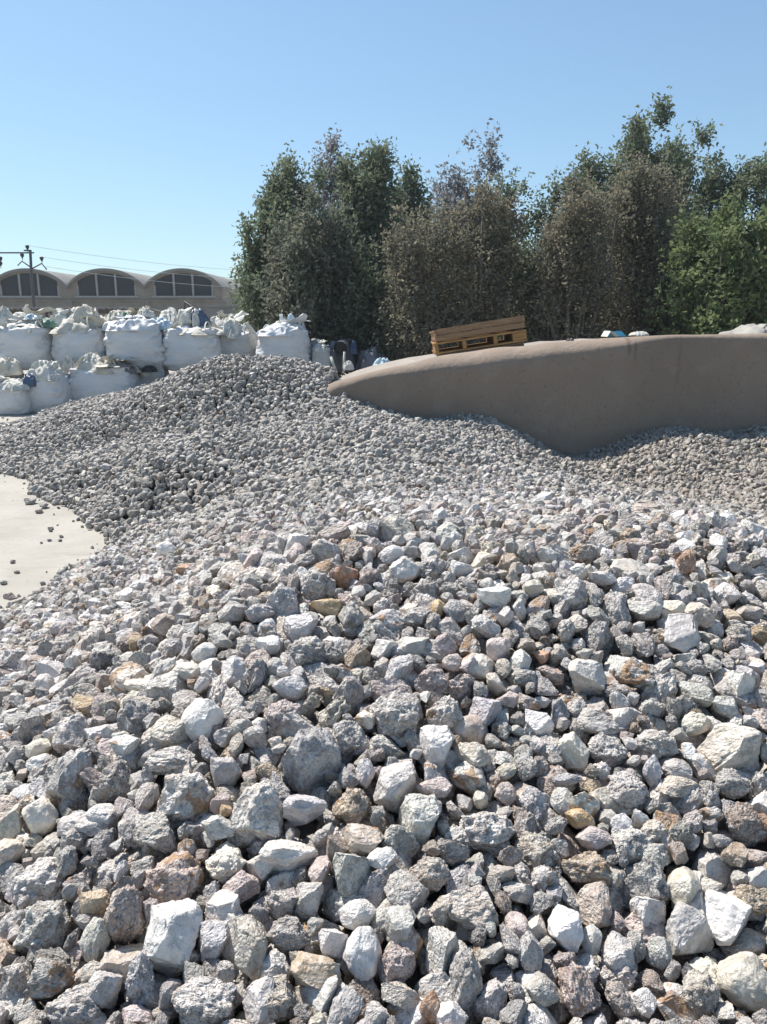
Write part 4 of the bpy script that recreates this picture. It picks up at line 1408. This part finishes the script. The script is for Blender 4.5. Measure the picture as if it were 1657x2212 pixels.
def canopy():
    y0 = 42.0
    z = at(200, 665, y0)[2]
    xa, xb = float(at(12, 660, y0)[0]), float(at(322, 660, y0)[0])
    t = thing("tin_canopy", "long low corrugated tin canopy in front of the warehouse wall", "canopy", (0, y0, 0))
    n = 150
    xs = np.linspace(xa, xb, n)
    zz = z + .06 * np.sin(np.arange(n) * 2 * math.pi / 6)
    V = [(x, 0, a) for x, a in zip(xs, zz)] + [(x, 4.0, a - .25) for x, a in zip(xs, zz)] + [(x, 0, a - .02) for x, a in zip(xs, zz)] + [(x, 4.0, a - .27) for x, a in zip(xs, zz)]
    F = [(k, k + 1, n + k + 1, n + k) for k in range(n - 1)] + [(2 * n + k, 3 * n + k, 3 * n + k + 1, 2 * n + k + 1) for k in range(n - 1)] + [(2 * n + k, 2 * n + k + 1, k + 1, k) for k in range(n - 1)]
    MB().add(V, F).build("roof_sheet", M_tin, t, True)
    MB().box(((xa + xb) / 2, .3, z - .16), (xb - xa, .08, .14)).build("beam", M_rust, t)
    MB().box(((xa + xb) / 2, 3.9, z / 2 - .3), (xb - xa, .1, z - .6)).build("shade_backing", M_rust, t)  # dark sheet added to stand for the shade in the gap under the roof
    for x in np.linspace(xa + .2, xb - .2, 5): MB().tube([(x, .3, 0), (x, .3, z - .22)], .06, 10).build("post", M_rust, t, True)


canopy()


def power_pole():
    y = 45.0
    A = lambda px, py, dy=0: tuple(at(px, py, y + dy) - np.array([bx_, y, 0]))
    bx_ = float(at(66, 600, y)[0])
    t = thing("power_pole", "steel power pole with a long crossarm and raised insulators before the warehouse", "power pole", (bx_, y, 0))
    MB().tube([(0, 0, 0), A(68, 600), A(65.5, 541)], [.09, .08, .07], 12).build("pole", M_steel, t, True)
    MB().box(((A(76, 546)[0] + A(-60, 547)[0]) / 2, -.16, A(8, 546.5)[2]), (A(76, 546)[0] - A(-60, 547)[0], .07, .075)).build("crossarm", M_steel, t)
    MB().box((0, 0, A(65, 541)[2]), (.36, .2, .07)).build("cap", M_steel, t)
    MB().tube([A(70, 580), A(47.5, 564)], .035, 8).build("brace", M_steel, t, True)
    MB().tube([A(47.5, 564), A(38, 574)], .03, 8).build("brace", M_steel, t, True)
    MB().tube([A(70, 580), A(90, 569), A(101, 582)], .038, 8).build("brace", M_steel, t, True)
    for px, py, s in ((59, 534, 1), (47.8, 552, 1), (90, 559, 1), (1, 559, 1), (1, 569.5, 1), (-40, 559, 1)):
        m = MB()
        c = Vector(A(px, py))
        prof = [(.015, -.26), (.02, -.15), (.06, -.08), (.10, .0), (.11, .06), (.07, .11), (.015, .125)]
        n = 14
        vs = [(c.x + r_ * math.cos(2 * math.pi * k / n), c.y + r_ * math.sin(2 * math.pi * k / n), c.z + z_) for r_, z_ in prof for k in range(n)]
        fs = [(i * n + k, i * n + (k + 1) % n, (i + 1) * n + (k + 1) % n, (i + 1) * n + k) for i in range(len(prof) - 1) for k in range(n)]
        m.add(vs, fs + [tuple(range(n))[::-1]]); m.build("insulator", M_black, t, True)


power_pole()
M_wire = plain("wire_grey", (0.50, 0.56, 0.62), None, 3, .5)
for k, (a, b, lb) in enumerate((((59, 530), (560, 585), "topmost power line running from the pole top towards the trees"), ((90, 555), (560, 602), "middle power line running from the right insulator to the trees"),
                                ((101, 576), (560, 622), "lowest faint power line just over the warehouse roofs"))):
    p0, p1 = at(a[0], a[1], 45), at(b[0], b[1], 60)
    pts = [p0 * (1 - s) + p1 * s - np.array([0, 0, .45 * 4 * s * (1 - s) * .5]) for s in np.linspace(0, 1, 14)]
    tag(MB().tube(pts, .011, 5).build("power_line", M_wire, None, True), lb, "power line", "power lines over the warehouse")


# ------------------------------------------------------------------ trees
def crown_mesh(name, plumes, seed, density, leaf, mat, parent, taper=.35):
    """plumes: (x, y, base z, top z, radius); leaves hang on short twigs that fill each plume's volume unevenly"""
    g = np.random.default_rng(seed)
    P, D = [], []
    for x, y, z0, z1, r in plumes:
        n = int(density * (z1 - z0) * r * 150)
        s = g.beta(1.25, 1.15, n)
        pr = np.where(s < taper, .66 + .34 * (s / taper), np.clip(1 - ((s - taper) / (1 - taper)) ** (1.25 if taper > .3 else 1.05), 0.03, 1) ** 1.0)
        a = g.uniform(0, 2 * math.pi, n)
        rr = np.sqrt(g.uniform(.05, 1, n)) * pr * r
        c = np.stack([x + rr * np.cos(a), y + rr * np.sin(a), z0 + s * (z1 - z0)], -1)
        clump = vnoise(c * 1.5 + seed, seed) + .5 * vnoise(c * 3.3, seed + 1)
        keep = clump > -.40 + .20 * s
        c, a, s2 = c[keep], a[keep], s[keep]
        m = len(c)
        tl = g.uniform(.30, .80, m) * (1.0 - .35 * s2)
        dv = np.stack([np.cos(a) * .55, np.sin(a) * .55, g.uniform(.5, 1.5, m)], -1) + g.normal(size=(m, 3)) * .22
        dv /= np.linalg.norm(dv, axis=1)[:, None]
        k = 11
        tt = g.uniform(0, 1, (m, k))
        q = c[:, None] + dv[:, None] * (tt * tl[:, None])[..., None] + g.normal(size=(m, k, 3)) * .04
        P.append(q.reshape(-1, 3))
        dd = dv[:, None] * .5 + g.normal(size=(m, k, 3)) * .7 + np.array([0, 0, -.35])
        D.append(dd.reshape(-1, 3))
    P, D = np.concatenate(P), np.concatenate(D)
    D /= np.linalg.norm(D, axis=1)[:, None]
    n = len(P)
    side_ = np.cross(D, g.normal(size=(n, 3)))
    side_ /= np.linalg.norm(side_, axis=1)[:, None] + 1e-9
    ln = leaf * g.uniform(.7, 1.35, n)[:, None]; wd = ln * .24
    bow = np.cross(D, side_) * ln * .12
    V = np.stack([P, P + D * ln * .5 + side_ * wd + bow, P + D * ln, P + D * ln * .5 - side_ * wd + bow], 1).reshape(-1, 3)
    F = np.arange(4 * n).reshape(n, 4)
    return link("crown", mesh_of(name, V, F, False, mat), parent)


def tree(label, px, pytop, wpx, y, kind, seed, z0=0.35, sub=4, density=1.3, leaf=.10, group="trees in the row behind the ramp"):
    g = np.random.default_rng(seed)
    b = at(px, 780, y)
    top = at(px, pytop, y)[2]
    r = wpx / 2 / FOC * y * .93
    t = thing("tree", label, "tree", (b[0], y, 0), 0, group)
    plumes = [(0, 0, z0, top, r * .66)]
    sub = int(sub * 1.6)
    for k in range(sub):
        a = 2 * math.pi * (k + g.uniform(-.25, .25)) / max(sub, 1)
        q = r * g.uniform(.35, .75)
        plumes.append((q * math.cos(a), q * math.sin(a), z0 + g.uniform(-.1, .5), top * g.uniform(.72, .97), r * g.uniform(.36, .50)))
    wispy = kind in ('brown', 'pale')
    for k in range(sub if wispy else max(2, sub // 2)):       # thin leading shoots
        a = g.uniform(0, 6.28); q = r * g.uniform(.1, .8)
        plumes.append((q * math.cos(a), q * math.sin(a), top * .45, top * (g.uniform(.80, 1.10) if wispy else g.uniform(.86, 1.0)) * (1 - .12 * q / r), r * (g.uniform(.10, .17) if wispy else g.uniform(.14, .22))))
    crown_mesh("crown", plumes, seed, density, leaf, M_leaf[kind], t, .2 if wispy else .35)
    m = MB()
    m.tube([(0, 0, -.05), (.03, .02, .5), (g.normal() * .08, 0, top * .45), (0, 0, top * .80)], [.10, .085, .05, .008], 8)
    for x, yy, pz0, pz1, pr in plumes[1:sub + 1]:
        m.tube([(0.02, 0, .25), (x * .45, yy * .45, pz0 + .7), (x * .9, yy * .9, (pz0 + pz1) * .55), (x, yy, pz1 * .95)], [.055, .042, .028, .008], 6)
        for _ in range(2):
            a = g.uniform(0, 6.28); zz = g.uniform(.5, .8) * pz1
            m.tube([(x * .8, yy * .8, zz * .7), (x + pr * .6 * math.cos(a), yy + pr * .6 * math.sin(a), zz)], [.02, .006], 5)
    m.build("trunk", M_bark, t, True)
    return t


tree("dull green tree at the left end of the row with a ragged drooping edge", 590, 432, 150, 19.0, 'green', 201, sub=5)
tree("low ragged dull green tree leaning out beside the warehouse end", 566, 560, 90, 18.2, 'green', 221, sub=4, density=.8)
tree("tall dull green tree, second from the left end of the row", 652, 318, 185, 18.6, 'green', 202, sub=5)
tree("slim grey tipped tree between two tall dull green trees", 726, 312, 120, 20.0, 'pale', 203, sub=3, density=.75)
tree("tall dull green tree with a forked ragged tip, beside the low gap in the row", 795, 308, 165, 19.0, 'green', 204, sub=5)
tree("low dark green tree in the gap left of the sparse grey spires", 882, 376, 150, 20.5, 'green', 205)
tree("sparse grey tree with thin see-through spires in the middle of the row", 985, 326, 150, 21.0, 'pale', 206, sub=8, density=.42)
tree("single thin grey spire, sparsest tree in the middle of the row", 1048, 284, 84, 20.5, 'pale', 207, sub=3, density=.6)
tree("dark green tree right of the thin grey spire", 1112, 382, 140, 19.5, 'green', 208)
tree("broad dull green tree with a small pointed top left of the tallest tree", 1250, 310, 195, 19.0, 'green', 209, sub=5)
tree("tallest tree of the row with a narrow dark tip", 1388, 240, 190, 18.5, 'green', 210, sub=6)
tree("slim dark green tree just right of the tallest tree", 1475, 290, 130, 19.6, 'green', 211, sub=4)
tree("round topped dull green tree near the right picture edge", 1590, 308, 170, 18.8, 'green', 212, sub=5)
tree("dull green tree cut by the right picture edge", 1700, 400, 170, 18.5, 'green', 213)
FG = "dusty brown trees in front of the green ones"
BR = dict(z0=.25, density=1.15, leaf=.078, group=FG)
tree("drab olive tree in front of the two tall green trees at the left end", 680, 430, 225, 17.2, 'drab', 214, sub=6, z0=.1, density=.9, leaf=.1)
tree("broad brown dusty tree left of the pallets with a rounded top", 915, 450, 220, 15.9, 'brown', 215, sub=6, **BR)
tree("brown dusty tree above the pallets, below the thin grey spire", 1030, 410, 200, 16.3, 'brown', 222, sub=5, **BR)
tree("brown dusty tree reaching high in front of the tallest tree", 1365, 325, 200, 16.6, 'brown', 216, sub=6, **BR)
tree("brown dusty bushy tree right of the pallets, left of the tallest tree", 1228, 405, 235, 16.0, 'brown', 217, sub=6, **BR)
GG = "fresh green trees at the right"
tree("fresh green leafy tree in front at the right edge", 1540, 470, 250, 14.8, 'bright', 218, z0=.3, sub=6, density=1.0, leaf=.11, group=GG)
tree("fresh green leafy tree cut off by the right picture edge", 1680, 430, 220, 14.6, 'bright', 219, z0=.3, sub=5, density=1.0, leaf=.11, group=GG)
DG = "low dark bushes between the trees"
tree("low dark green bushy tree under the left green trees", 790, 540, 250, 17.6, 'green', 220, z0=.2, sub=6, density=.8, group=DG)
tree("low dark green bushy tree filling the gap right of the thin grey spire", 1120, 530, 190, 17.4, 'green', 223, z0=.2, sub=5, density=.8, group=DG)
tree("low dark green bushy tree between the brown and the fresh green trees", 1450, 480, 200, 17.2, 'green', 224, z0=.2, sub=5, density=.8, group=DG)

# perimeter wall behind the trees
f = thing("perimeter_wall", "plain grey plastered perimeter wall behind the trees", "wall", (0, 26.0, 0))
MB().box((6.5, 0, 1.0), (24.5, .2, 2.0)).build("panel", M_fence, f)
MB().box((6.5, 0, 2.04), (24.6, .28, .08)).build("coping", M_fence, f)

# ------------------------------------------------------------------ thin haze, added to lift the dark tones of trees and warehouse like lens veil
hz = bpy.data.materials.new("veil_haze")
hz.use_nodes = True
hn, hl = hz.node_tree.nodes, hz.node_tree.links
hn.remove(hn["Principled BSDF"])
pv = hn.new("ShaderNodeVolumePrincipled")
pv.inputs["Color"].default_value = (0.86, 0.90, 0.95, 1)
pv.inputs["Density"].default_value = 0.0009
pv.inputs["Anisotropy"].default_value = 0.0
hl.new(pv.outputs[0], hn["Material Output"].inputs["Volume"])
o = MB().add([(x, y, z) for x in (-70, 60) for y in (-20, 100) for z in (-1.0, 13.0)], [(0, 1, 3, 2), (4, 6, 7, 5), (0, 4, 5, 1), (2, 3, 7, 6), (0, 2, 6, 4), (1, 5, 7, 3)]).build("haze", hz)
tag(o, kind="stuff")
